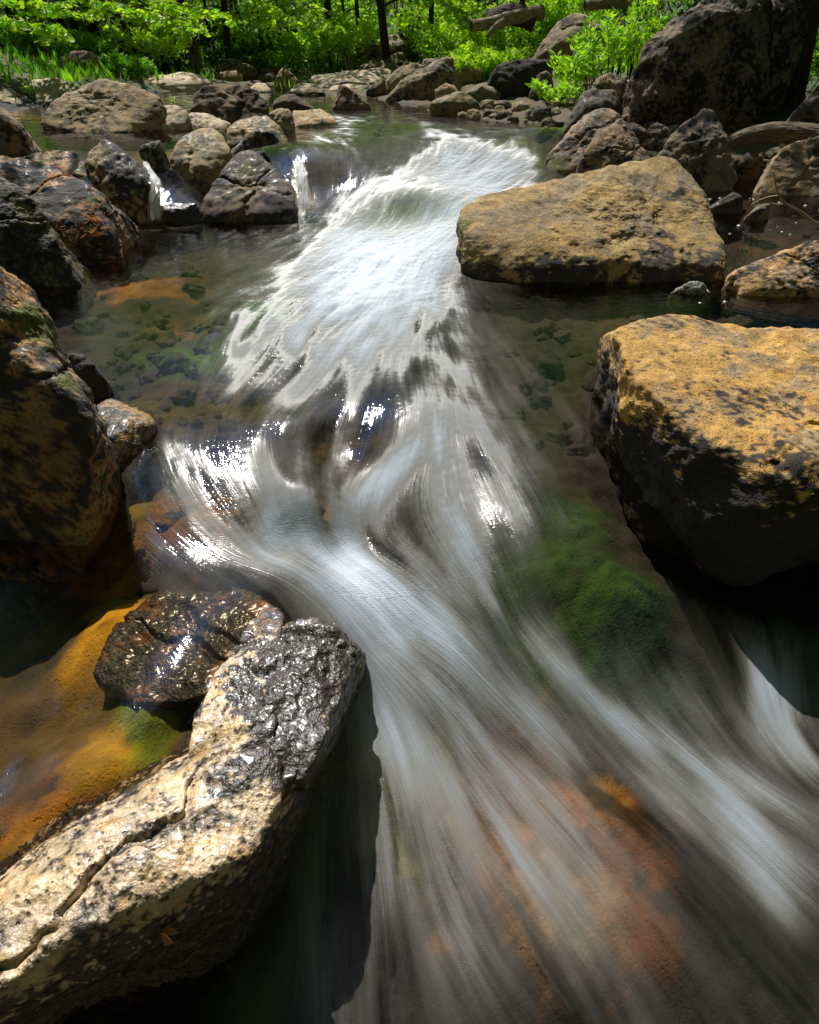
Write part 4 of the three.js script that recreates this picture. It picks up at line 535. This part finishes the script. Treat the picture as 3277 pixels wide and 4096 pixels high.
rock('rock', 'flat black triangular rock in the dark right pool', { lv: 0, foot: [2900, 860], m: ML, c: [.06, .05, .045], d: .5, dk: BLACK, rust: 0, sharp: 25, pts: [[2812, 842], [2865, 810], [2940, 769], [2970, 782], [2974, 860], [2840, 860]] });
rock('rock', 'small brown half sunken rock beside the bare twig', { lv: 0, foot: [3050, 886], m: ML, c: [.2, .16, .1], d: .4, pts: [[2983, 864], [3035, 820], [3082, 814], [3072, 888], [3020, 882]] });
rock('boulder', 'orange lit low boulder at the right pool outlet', { lv: 0, foot: [3050, 1192], m: ML, c: [.55, .34, .14], d: .42, dk: BLACK, rust: .4, lean: .9, dep: .2, pts: [[2915, 1080], [2990, 1065], [3115, 1000], [3277, 962], [3450, 960], [3500, 1200], [3200, 1200], [3050, 1192], [2960, 1176]], inn: [[3080, 1060, .22], [3277, 1040, .25], [3120, 1150, .02]] });
rock('rock', 'little dark rock at the right margin behind the golden boulder', { u: DU, lv: .02, m: ML, c: GREY, d: .6, lean: 1, pts: [[1680, 720], [1700, 712], [1760, 708], [1800, 730], [1760, 745], [1690, 730]] });

// loose stones filling the gaps of the right bank
for (let k = 0; k < 40; k++) {
  const x = 2150 + rnd() * 1000, y = 440 + rnd() * 190 + (x > 2600 ? 60 : 0), a = 22 + 34 * rnd(), b = a * (.5 + .35 * rnd()), pts = [];
  for (let i = 0; i < 7; i++) { const t = (i + rnd() * .6) / 7 * 6.283, q = .8 + .3 * rnd(); pts.push([x + Math.cos(t) * a * q, y + Math.sin(t) * b * q]); }
  const foot = pts.reduce((p, q) => (q[1] > p[1] ? q : p)); let z = -7; for (; z > -13; z -= .05) { const p = atZ(foot[0], foot[1], z); if (p.y <= groundHeight(p.x, p.z) + .01) break; }
  if (z <= -13) continue;
  rock('loose_stone', 'loose dark stone lying in the gaps between the right bank boulders', { z, c: [[.2, .16, .11], [.15, .12, .085], [.26, .2, .13]][k % 3], d: .4, pts, lean: .6, dep: .5, n: 10, sharp: 11 }, 'loose stones between the right bank boulders', 'stone');
}

// ---------------------------------------------------------------- plants
const leafMat = new THREE.MeshPhysicalMaterial({ vertexColors: true, transmission: .58, thickness: 0, roughness: .9, side: THREE.DoubleSide });
const barkTex = (() => { const s = 256, d = new Uint8Array(s * s * 4); for (let j = 0; j < s; j++) for (let i = 0; i < s; i++) { const a = i / s * 6.283, g = clamp(.6 + .35 * fbm(Math.cos(a) * 3, Math.sin(a) * 3, j / s * 3, 4) - .3 * ss(.6, .95, 1 - Math.abs(N3(Math.cos(a) * 4, Math.sin(a) * 4, j / s * 2))), .1, 1) * 255, n = (j * s + i) * 4; d[n] = g; d[n + 1] = g * .96; d[n + 2] = g * .9; d[n + 3] = 255; } const t = new THREE.DataTexture(d, s, s); t.wrapS = t.wrapT = THREE.RepeatWrapping; t.magFilter = THREE.LinearFilter; t.needsUpdate = true; return t; })();
const barkMat = new THREE.MeshStandardMaterial({ color: new THREE.Color().setRGB(.085, .06, .04), map: barkTex, bumpMap: barkTex, bumpScale: .02, roughness: .95 });
const deadMat = new THREE.MeshStandardMaterial({ color: new THREE.Color().setRGB(.5, .4, .28), map: barkTex, bumpMap: barkTex, bumpScale: .012, roughness: .9 });
class Leaves {
  constructor() { this.p = []; this.c = []; this.i = []; }
  leaf(x, y, z, len, wide, dx, dy, dz, col) {                                   // a pointed blade folded along its rib
    const d = V(dx, dy, dz).normalize(), s = V(rnd() - .5, (rnd() - .5) * .6, rnd() - .5).cross(d).normalize().multiplyScalar(wide / 2), n = d.clone().cross(s).normalize().multiplyScalar(wide * .18), b = this.p.length / 3;
    const a = V(x, y, z), m = a.clone().addScaledVector(d, len * .45), e = a.clone().addScaledVector(d, len);
    for (const v of [a, m.clone().add(s).add(n), e, m.clone().sub(s).add(n)]) this.p.push(v.x, v.y, v.z);
    const v = .75 + rnd() * .5; for (let k = 0; k < 4; k++) this.c.push(col[0] * v * (.9 + .25 * rnd()), col[1] * v, col[2] * v);
    this.i.push(b, b + 1, b + 2, b, b + 2, b + 3);
  }
  build(name, parent) { const g = new THREE.BufferGeometry(); g.setAttribute('position', new THREE.Float32BufferAttribute(this.p, 3)); g.setAttribute('color', new THREE.Float32BufferAttribute(this.c, 3)); g.setIndex(this.i); g.computeVertexNormals(); return mesh(name, g, leafMat, parent); }
}
function limb(points, r0, r1, sides = 7) {                                      // a tapered bent tube
  const c = new THREE.CatmullRomCurve3(points), n = Math.max(4, points.length * 3), f = c.computeFrenetFrames(n, false), P = [], U = [], I = [], L = c.getLength();
  for (let k = 0; k <= n; k++) { const q = c.getPointAt(k / n), r = lerp(r0, r1, k / n); for (let s = 0; s <= sides; s++) { const a = s / sides * 6.283, v = q.clone().addScaledVector(f.normals[k], Math.cos(a) * r * (1 + .12 * N3(k, s % sides, r * 40))).addScaledVector(f.binormals[k], Math.sin(a) * r); P.push(v.x, v.y, v.z); U.push(s / sides, k / n * L / .6); } }
  for (let k = 0; k < n; k++) for (let s = 0; s < sides; s++) { const a = k * (sides + 1) + s, b = a + sides + 1; I.push(a, a + 1, b, b, a + 1, b + 1); }
  const g = new THREE.BufferGeometry(); g.setAttribute('position', new THREE.Float32BufferAttribute(P, 3)); g.setAttribute('uv', new THREE.Float32BufferAttribute(U, 2)); g.setIndex(I); g.computeVertexNormals(); return g;
}
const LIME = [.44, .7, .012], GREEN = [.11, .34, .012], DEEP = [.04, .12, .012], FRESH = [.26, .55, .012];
function tree(x, z, h, o, label, grp) {
  const t = group(o.name ?? 'broadleaf_tree', label, 'tree', grp), y = groundHeight(x, z) - .1; t.position.set(x, y, z);
  const r = o.r ?? h * .014, bend = (rnd() - .5) * h * .12, top = V(bend, h, (rnd() - .5) * h * .1), mid = V(bend * .3 + (o.lean ?? 0) * .5, h * .45, 0);
  mesh('trunk', limb([V(0, 0, 0), V(bend * .1 + (o.lean ?? 0) * .2, h * .2, 0), mid, top], r, r * .25, 9), barkMat, t);
  const L = new Leaves(), low = o.low ?? .18, n = o.limbs ?? 11;
  for (let k = 0; k < n; k++) {
    const f = low + (1 - low) * (k + rnd() * .7) / n, a = rnd() * 6.283, reach = (o.reach ?? .32) * h * (1.1 - f * .75) * (.7 + .5 * rnd());
    const s = f < .45 ? V().lerpVectors(V(0, 0, 0), mid, f / .45) : V().lerpVectors(mid, top, (f - .45) / .55), e = s.clone().add(V(Math.cos(a) * reach, reach * (f < .35 ? .02 : .3), Math.sin(a) * reach)), m = s.clone().lerp(e, .5).add(V(0, reach * .12, 0));
    mesh('limb', limb([s, m, e], r * .38 * (1.2 - f), r * .08, 5), barkMat, t);
    const per = Math.round((o.leaves ?? 3600) / n / 9);
    for (let c = 0; c < 9; c++) {
      const q = .25 + .8 * rnd(), cc = s.clone().lerp(e, q).add(V((rnd() - .5), (rnd() - .5) * .6, (rnd() - .5)).multiplyScalar(reach * .55)), cr = reach * (.12 + .16 * rnd());
      for (let i = 0; i < per; i++) { const u = V(rnd() * 2 - 1, rnd() * 2 - 1, rnd() * 2 - 1); if (Math.hypot(x + cc.x, y + cc.y - EYE, z + cc.z) < 2.6 + cr * 1.6) continue; const len = (o.leaf ?? .16) * (.7 + .6 * rnd()); L.leaf(cc.x + u.x * cr * 1.4, cc.y + u.y * cr * .5, cc.z + u.z * cr * 1.4, len, len * .55, u.x + .3 * Math.cos(a), -.25 + u.y * .3, u.z + .3 * Math.sin(a), rnd() < .5 ? (o.c ?? GREEN) : (o.c2 ?? FRESH)); }
    }
  }
  L.build('crown', t); return t;
}
function shrub(x, z, w, h, o, label, grp) {
  const t = group(o.name ?? 'leafy_shrub', label, 'shrub', grp), y = (o.y ?? groundHeight(x, z)) - .05; t.position.set(x, y, z);
  const L = new Leaves(), n = o.stems ?? 16, per = Math.round((o.leaves ?? 1100) / n);
  for (let k = 0; k < n; k++) {
    const a = rnd() * 6.283, q = Math.sqrt(rnd()), e = V(Math.cos(a) * q * w / 2, h * (.55 + .5 * rnd()) * (1.1 - q * .45), Math.sin(a) * q * w / 2), s = V(e.x * .25, 0, e.z * .25), m = s.clone().lerp(e, .5).add(V(0, h * .1, 0)), cv = new THREE.CatmullRomCurve3([s, m, e]);
    mesh('stem', limb([s, m, e], .006 + h * .004, .003, 5), barkMat, t);
    for (let i = 0; i < per; i++) { const f = lerp(o.from ?? .2, 1, rnd() ** .7), p = cv.getPoint(f), sp = (o.spread ?? .14) * (1.25 - f * .6), len = (o.leaf ?? .1) * (.6 + .7 * rnd()), b = rnd() * 6.283; L.leaf(p.x + (rnd() - .5) * sp * 2, p.y + (rnd() - .5) * sp * 1.4, p.z + (rnd() - .5) * sp * 2, len, len * (o.slim ?? .45), Math.cos(b), .2 + .7 * rnd(), Math.sin(b), rnd() < .55 ? (o.c ?? GREEN) : (o.c2 ?? FRESH)); }
  }
  L.build('foliage', t); return t;
}
const at = (px, z) => atZ(px, 150, z).x;
// the wood behind the far bank
const W1 = 'slender dark trunked tree in the sunlit wood beyond the far shelf', W2 = 'tall broadleaf tree deep in the wood behind the slender trees', GW = 'trees of the wood beyond the stream';
for (const [px, z, h, lean] of [[830, -22.5, 5.2, .2], [985, -23, 5.6, -.3], [1110, -22, 5, .2], [1255, -24, 6, .3], [1390, -24, 5.4, -.2], [640, -22, 5.5, 0], [1480, -25, 6, 0], [930, -25, 6.5, .2], [1180, -25, 7, 0], [520, -21.5, 5.6, .1], [300, -20.5, 5.4, .3], [130, -20, 5.2, -.2], [1050, -21.6, 5, -.1]]) tree(at(px, z), z, h * .72, { lean, low: .22, reach: .34, leaf: .16, leaves: 1000, c: LIME, c2: FRESH, r: .05 + .05 * rnd() }, W1, GW);
for (const [px, z, h] of [[100, -34, 10], [420, -38, 11], [760, -41, 12], [1060, -42, 12], [1330, -43, 12], [1640, -41, 11], [1900, -38, 11], [2250, -40, 12], [2700, -37, 11], [3150, -35, 11], [-300, -33, 11]]) tree(at(px, z), z, h, { low: .12, reach: .34, leaf: .24, leaves: 4000, limbs: 13, c: GREEN, c2: FRESH, r: .16 }, W2, GW);
tree(at(1550, -21), -21, 6.5, { lean: -.6, low: .16, leaf: .15, leaves: 3200, c: LIME, r: .12, limbs: 9 }, 'forked dark tree rooted on top of the big square block');
tree(at(380, -23), -23, 8, { low: .2, leaf: .15, leaves: 4800, c: FRESH, c2: LIME, r: .17, reach: .36 }, 'thick trunked tree on the left slope with low drooping sprays');
tree(at(210, -25), -25, 8, { low: .16, leaf: .15, leaves: 4200, c: LIME, c2: FRESH, r: .12, reach: .36 }, 'tree above the black boulders on the left grassy slope');
tree(at(690, -25), -25, 7, { low: .2, leaf: .16, leaves: 3800, c: LIME, c2: FRESH, r: .1, reach: .36 }, 'tree overhanging the grey rock outcrop on the left bank');
for (const [px, z, lean] of [[60, -19.5, .3], [260, -21, -.2], [470, -20.5, .2], [590, -23.5, 0], [760, -21.5, -.3], [900, -21, .3], [1035, -23.5, .1], [1150, -22.6, -.2], [1310, -23, .2], [1440, -23.4, -.3], [1720, -21, .3], [1850, -22, -.1], [2080, -20.5, .2], [2330, -19.5, -.2]]) tree(at(px, z), z, 7 + 2 * rnd(), { lean, low: .62, reach: .22, leaf: .16, leaves: 500, limbs: 7, c: FRESH, c2: LIME, r: .05 + .07 * rnd() }, 'bare lower trunk of a young tree standing up from the far bank', GW);
// shrubs
shrub(at(620, -19), -19, 2.7, 1.4, { leaves: 2600, stems: 26, c: LIME, c2: LIME, leaf: .13 }, 'bright yellow green shrub between the sunlit crest boulder and rock outcrop');
shrub(at(1330, -22), -22, 3.0, 1.5, { leaves: 2600, stems: 26, c: LIME, c2: LIME, leaf: .15 }, 'lime coloured willowy shrub at the left of the big square block');
const S1 = 'green understorey shrub along the foot of the far wood', GS = 'shrubs at the foot of the wood';
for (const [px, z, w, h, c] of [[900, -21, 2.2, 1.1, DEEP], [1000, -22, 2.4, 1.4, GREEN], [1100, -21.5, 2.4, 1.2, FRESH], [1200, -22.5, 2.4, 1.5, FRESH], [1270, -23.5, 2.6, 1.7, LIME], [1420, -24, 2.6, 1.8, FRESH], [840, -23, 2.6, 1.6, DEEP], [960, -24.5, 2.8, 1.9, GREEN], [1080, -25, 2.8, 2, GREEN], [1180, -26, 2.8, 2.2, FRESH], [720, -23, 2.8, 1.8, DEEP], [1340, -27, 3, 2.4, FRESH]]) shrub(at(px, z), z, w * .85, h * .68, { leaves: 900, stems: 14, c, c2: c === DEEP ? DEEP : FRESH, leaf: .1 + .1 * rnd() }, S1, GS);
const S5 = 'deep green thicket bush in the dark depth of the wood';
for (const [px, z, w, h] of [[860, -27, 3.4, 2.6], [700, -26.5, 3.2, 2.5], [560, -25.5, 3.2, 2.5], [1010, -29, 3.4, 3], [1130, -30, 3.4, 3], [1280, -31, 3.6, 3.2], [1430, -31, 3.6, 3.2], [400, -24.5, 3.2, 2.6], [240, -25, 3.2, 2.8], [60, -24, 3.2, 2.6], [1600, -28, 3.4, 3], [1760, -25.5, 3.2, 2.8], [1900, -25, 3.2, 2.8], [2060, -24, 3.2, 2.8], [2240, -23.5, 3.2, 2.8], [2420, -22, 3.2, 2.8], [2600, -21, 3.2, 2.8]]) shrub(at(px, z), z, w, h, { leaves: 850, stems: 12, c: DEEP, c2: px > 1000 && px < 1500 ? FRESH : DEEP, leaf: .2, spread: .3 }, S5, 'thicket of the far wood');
function spray(list, label) {                                                  // a leafy bough hanging into view
  const t = group('hanging_bough', label, 'branch', 'boughs hanging over the far bank'), p = list.map((q) => atZ(...q)), cv = new THREE.CatmullRomCurve3(p), L = new Leaves();
  mesh('branch', limb(p, .03, .006, 6), barkMat, t);
  for (let k = 0; k < 15; k++) { const a = cv.getPointAt(.15 + .85 * (k / 15)), b = rnd() * 6.283, e = a.clone().add(V(Math.cos(b) * .5, -.05 - .2 * rnd(), Math.sin(b) * .5)); mesh('twig', limb([a, a.clone().lerp(e, .5).add(V(0, .04, 0)), e], .008, .003, 4), barkMat, t); for (let i = 0; i < 26; i++) { const q = a.clone().lerp(e, rnd() * 1.1), l = .11 + .07 * rnd(), g = rnd() * 6.283; L.leaf(q.x + (rnd() - .5) * .16, q.y + (rnd() - .5) * .08, q.z + (rnd() - .5) * .16, l, l * .5, Math.cos(g), -.35 + .2 * rnd(), Math.sin(g), rnd() < .6 ? LIME : FRESH); } }
  L.build('foliage', t);
}
for (const q of [[[-200, -60, -15], [100, 0, -14.6], [300, 45, -14.4]], [[150, -90, -15.5], [420, 5, -15], [600, 40, -14.8], [740, 85, -14.7]], [[420, -110, -16], [640, 0, -15.5], [860, 40, -15.2]], [[-150, 20, -14.5], [60, 70, -14.2], [200, 115, -14]], [[900, -90, -19], [1080, 20, -18.5], [1190, 100, -18.2]], [[1100, -60, -20], [1250, 40, -19.5], [1310, 110, -19.2]], [[1700, -60, -19], [1800, 30, -18.5], [1900, 60, -18]]]) spray(q, 'sunlit lime leafed bough hanging in front of the dark wood');
const S2 = 'leafy plant on the shaded left slope above the dark boulders';
for (const [px, z, w, h, c] of [[30, -18, 1.8, .6, GREEN], [150, -18.5, 1.8, .7, FRESH], [280, -18.6, 1.8, .6, FRESH], [440, -19, 1.8, .7, GREEN], [-80, -19, 2, .9, GREEN], [480, -17.6, 1.4, .5, GREEN], [90, -22, 2, 1, LIME]]) shrub(at(px, z), z, w, h, { leaves: 1300, stems: 16, c, c2: FRESH, leaf: .13 }, S2, 'plants on the left slope');
const S3 = 'yellow green weed clump on the bank behind the right boulders';
for (const [px, z, w, h, c] of [[1760, -20.2, 2.2, 1.3, FRESH], [1860, -19.2, 2, 1.1, LIME], [1960, -18.7, 2, 1.2, LIME], [2060, -18.2, 2, 1.3, FRESH], [1820, -21.7, 2.4, 2, LIME], [2150, -18.2, 2, 1.6, FRESH], [1720, -22.7, 2.4, 1.8, GREEN], [2300, -18.2, 2.4, 1.8, FRESH], [1900, -16.2, 1.4, 0.6, LIME], [2020, -16.2, 1.4, 0.6, LIME], [2000, -22.2, 2.6, 2, GREEN], [2200, -21.2, 2.6, 2.2, FRESH]]) shrub(at(px, z), z, w, h, { leaves: 1300, stems: 16, c, c2: LIME, leaf: .12 }, S3, 'weeds on the right bank');
const S4 = 'broad leaved sapling clump beside the giant split boulder';
for (const [px, z, w, h] of [[2250, -12.2, .8, .5], [2320, -12.6, 1, .85], [2400, -12.8, 1.1, 1.05], [2480, -12.6, 1.1, 1.15], [2550, -13, 1.1, 1.3], [2610, -13.5, 1.3, 1.5], [2370, -13.6, 1.2, 1.1]]) shrub(at(px, z), z, w, h, { leaves: 330, stems: 9, c: FRESH, c2: LIME, leaf: .13, slim: .36, spread: .09, from: .3 }, S4, 'saplings beside the giant boulder');
shrub(at(3250, -12), -12, 1.2, 1.2, { leaves: 500, stems: 10, c: GREEN, c2: FRESH, leaf: .11 }, 'green fern like plant right of the giant split boulder');
shrub(at(70, -13.6), -13.6, .3, .5, { leaves: 60, stems: 3, c: LIME, c2: FRESH, leaf: .1, slim: .25, spread: .04, y: .5 }, 'small green sprout on the pale slab by the brown pool');
shrub(at(645, -11), -11, .12, .3, { leaves: 22, stems: 2, c: LIME, c2: FRESH, leaf: .06, slim: .3, spread: .03, y: .5 }, 'thin seedling standing behind the whale backed boulder');
{ // grasses and low leaves, nobody could count them
  const L = new Leaves();
  for (let k = 0; k < 26000; k++) { const z = -14 - rnd() * 20, x = (rnd() - .5) * (10 - z * 1.1), d = bankDistance(x, z); if (d < .6 || (Math.abs(x) < 5 && z > -21 && x > -4.5 && x < 3)) continue; const y = groundHeight(x, z) - .02, len = .12 + .2 * rnd(), a = rnd() * 6.283; L.leaf(x, y, z, len, len * .28, Math.cos(a) * .5, 1, Math.sin(a) * .5, rnd() < .5 ? GREEN : FRESH); }
  for (const [px, py, n] of [[1340, 340, 60], [1470, 330, 50], [1240, 330, 30], [1130, 350, 16], [1550, 300, 20]]) { const p = atY(px, py, .47); for (let k = 0; k < n; k++) { const a = rnd() * 6.283; L.leaf(p.x + (rnd() - .5) * .6, .43, p.z + (rnd() - .5) * .6, .1 + .2 * rnd(), .02, Math.cos(a) * .4, 1, Math.sin(a) * .4, LIME); } }
  tag(L.build('ground_cover', scene), 'low grass and leafy ground cover on the wooded banks', 'ground cover', undefined, 'stuff');
}
// grey outcrop and cliff in the left trees
rock('boulder', 'steep grey rock outcrop among the left bank trees', { lv: .9, z: -19.5, c: [.2, .16, .11], d: .4, dk: DARK, m: M.far, rough: 1.8, pts: [[640, 250], [650, 60], [760, 70], [785, 190], [800, 270], [720, 280]] });
rock('boulder', 'shaded brown rock face behind the thick trunked left tree', { lv: 1.0, z: -19, c: [.14, .1, .06], d: .5, dk: DARK, m: M.far, rough: 1.8, pts: [[455, 250], [465, 60], [540, 50], [570, 160], [560, 250]] });
rock('boulder', 'dark rock behind the forked tree on the far bank', { lv: 1.0, z: -22, c: [.1, .08, .05], d: .5, dk: DARK, pts: [[1580, 240], [1600, 80], [1650, 30], [1720, 60], [1740, 240]] });
rock('boulder', 'leaning tan slab rock rising behind the saplings', { lv: .7, z: -15, c: [.34, .26, .18], d: .25, dk: DARK, m: M.far, lean: .5, pts: [[2115, 250], [2160, 200], [2230, 80], [2300, 50], [2400, 70], [2450, 250], [2300, 290]] });

// ---------------------------------------------------------------- driftwood, logs, twigs, litter
function log(label, pts, r0, r1, mat, name = 'fallen_log') { const g = limb(pts, r0, r1, 9); g.computeBoundingBox(); const m = mesh(name, g, mat); return tag(m, label, name === 'twig' ? 'twig' : 'log'); }
log('bleached fallen log lying on the right bank weeds', [atZ(1885, 104, -16.8), atZ(1960, 92, -16.9), atZ(2060, 68, -17), atZ(2170, 50, -17.2)], .10, .14, deadMat);
log('splintered pale branch crossing under the bleached log', [atZ(1950, 146, -16.6), atZ(1980, 112, -16.7), atZ(2020, 85, -16.8)], .04, .09, deadMat);
log('broken brown trunk with torn end above the bleached log', [atZ(1955, 70, -18.5), atZ(2050, 55, -17.2), atZ(2140, 80, -17.2)], .13, .2, barkMat);
log('pale horizontal log behind the saplings', [atZ(2340, 22, -16), atZ(2480, 8, -16.1), atZ(2600, 2, -16.2)], .09, .1, deadMat);
log('gnarled grey driftwood trunk below the giant split boulder', [atZ(2900, 585, -9.1), atZ(2980, 548, -9.1), atZ(3080, 530, -9.0), atZ(3180, 535, -8.9), atZ(3300, 560, -8.8)], .08, .14, new THREE.MeshStandardMaterial({ color: new THREE.Color().setRGB(.26, .21, .13), map: barkTex, bumpMap: barkTex, bumpScale: .03, roughness: .9 }), 'driftwood');
{
  const t = group('bare_twig', 'bare forked twig reaching into the dark right pool', 'twig');
  const m = new THREE.MeshStandardMaterial({ color: new THREE.Color().setRGB(.34, .25, .13), roughness: .8 }), z = -3.7;
  const Q = (x, y) => { const p = atZ(x, y, -6.5); return p; };
  mesh('stem', limb([Q(3300, 910), Q(3260, 890), Q(3200, 845), Q(3140, 812), Q(3112, 770), Q(3095, 690)], .017, .006, 6), m, t);
  mesh('branch', limb([Q(3118, 782), Q(3070, 790), Q(3030, 805), Q(3005, 820)], .009, .003, 5), m, t);
  mesh('branch', limb([Q(3145, 815), Q(3110, 818), Q(3085, 812)], .008, .003, 5), m, t);
}
rock('wood_scrap', 'pale greenish knot of wood caught at the foot of the broad tan boulder', { lv: 0, c: [.3, .33, .26], d: .35, dk: [.1, .11, .09], rust: 0, rough: 2.5, pts: [[2688, 1170], [2728, 1152], [2756, 1132], [2790, 1130], [2815, 1150], [2842, 1166], [2760, 1178]] }, undefined, 'driftwood');

// ---------------------------------------------------------------- the overhanging bank trees whose crowns shade the pools
tree(5.6, -11.5, 9.5, { low: .5, reach: .4, leaf: .2, leaves: 5200, limbs: 12, r: .2, lean: -1.2 }, 'tall bank tree arching over the dark right pool');
tree(-7.2, -10.4, 9, { low: .55, reach: .3, leaf: .2, leaves: 3800, limbs: 11, r: .18, lean: 1.2 }, 'tall bank tree arching over the left shaded boulders');
for (const [x, z, h] of [[6.8, -15, 11], [8.6, -19.5, 12], [7.4, -7.5, 10], [-12.5, -13, 11], [-8.4, -5, 10], [-6, 2.5, 10], [-2.6, 5.5, 11], [1.6, 4.8, 10], [5, 3.4, 11], [7.6, -2, 10], [-1, 9, 12], [4.5, 9, 12], [-7, 8, 12]]) tree(x, z, h, { low: z > -6 ? .42 : .2, reach: .36, leaf: .34, leaves: 3400, limbs: 12, r: .17 }, 'tall leafy tree added around the stream to cut the sky light', 'trees added round the near stream');  // ring of trees added to block sky fill and sky reflections
// ---------------------------------------------------------------- fallen needles, leaves, bubbles: laid where they rest
{
  scene.updateMatrixWorld(true);
  const cast = new THREE.Raycaster(), find = (s) => { let r; scene.traverse((o) => { if (o.userData.label?.includes(s)) r = o; }); return r; };
  const rest = (o, x, y) => { cast.set(V(0, EYE, 0), ray(x, y).normalize()); const h = cast.intersectObject(o, false)[0]; return h && { p: h.point, n: h.face.normal.clone() }; };
  const litter = (label, where, list, L, W, colours, name, cat) => {
    const leaves = new Leaves(); let any = 0; const o = find(where);
    for (const [x, y] of list) { const h = rest(o, x, y); if (!h) continue; any++; const a = rnd() * 6.283, t = V(Math.cos(a), .15 * rnd(), Math.sin(a)).addScaledVector(h.n, -h.n.dot(V(Math.cos(a), 0, Math.sin(a)))), l = L * (.6 + .8 * rnd()); leaves.leaf(h.p.x + h.n.x * .006, h.p.y + h.n.y * .006, h.p.z + h.n.z * .006, l, W * (.8 + .5 * rnd()), t.x, t.y + .02, t.z, colours[Math.floor(rnd() * colours.length)]); }
    if (any) tag(leaves.build(name, scene), label, cat, undefined, 'stuff');
  };
  const spread = (cx, cy, rx, ry, n) => Array.from({ length: n }, () => [cx + (rnd() + rnd() - 1) * rx, cy + (rnd() + rnd() - 1) * ry]);
  const RUST = [[.62, .22, .04], [.5, .16, .03], [.55, .3, .1]];
  litter('scattered orange pine needles on the shaggy dark boulder', 'strewn with orange needles', [...spread(390, 880, 60, 90, 90), ...spread(270, 930, 80, 40, 40), ...spread(250, 690, 90, 40, 50)], .06, .006, RUST, 'pine_needles', 'needles');
  litter('few dry needles lying on the broad tan boulder', 'broad tan boulder', spread(2300, 900, 420, 160, 46), .05, .005, RUST, 'pine_needles', 'needles');
  litter('few dry needles lying on the large golden topped boulder', 'large golden topped boulder', spread(2950, 1640, 330, 200, 36), .03, .004, RUST, 'pine_needles', 'needles');
  for (const [x, y, s, what] of [[2735, 1290, .06, 'orange brown dry leaf at the back edge of the golden boulder'], [2880, 1350, .035, 'small curled leaf on the middle of the golden boulder top'], [640, 3720, .05, 'reddish brown leaf caught on the dark front of the ledge']]) {
    const h = rest(find(x > 1000 ? 'large golden topped boulder' : 'foreground bedrock ledge'), x, y); if (!h) continue;
    const l = new Leaves(); for (let k = 0; k < 2; k++) l.leaf(h.p.x + h.n.x * .01, h.p.y + h.n.y * .01 + k * .002, h.p.z + h.n.z * .01, s, s * .75, Math.cos(k * .5), .2, Math.sin(k * .5), [.5, .2, .05]);
    tag(l.build('dry_leaf', scene), what, 'leaf');
  }
  const dome = new THREE.SphereGeometry(1, 10, 6, 0, 6.283, 0, 1.571), parts = [];
  for (const [x, y] of [[2840, 800], [2880, 795], [3000, 795], [3118, 812], [3222, 825], [2955, 905], [3185, 893], [3080, 922], [3110, 908], [3128, 930], [3160, 940], [2920, 938], [3277, 842], [3015, 800], [3180, 1328], [3020, 1320], [3232, 1322], [2900, 1210], [2800, 1215]]) { const p = onWater(x, y), r = .008 + .012 * rnd(); parts.push(dome.clone().scale(r, r * .7, r).translate(p.x, p.y + .002, p.z)); }
  tag(mesh('bubbles', mergeGeometries(parts), new THREE.MeshPhysicalMaterial({ color: 0xffffff, roughness: .1, transmission: .6, thickness: 0 })), 'white bubbles drifting on the dark right pool', 'bubbles', undefined, 'stuff');
}

// ---------------------------------------------------------------- render
const renderer = new THREE.WebGLRenderer({ antialias: true });
renderer.setSize(819, 1024);
renderer.toneMapping = THREE.LinearToneMapping;
renderer.toneMappingExposure = EXPOSURE;
renderer.shadowMap.enabled = true;
renderer.render(scene, camera);
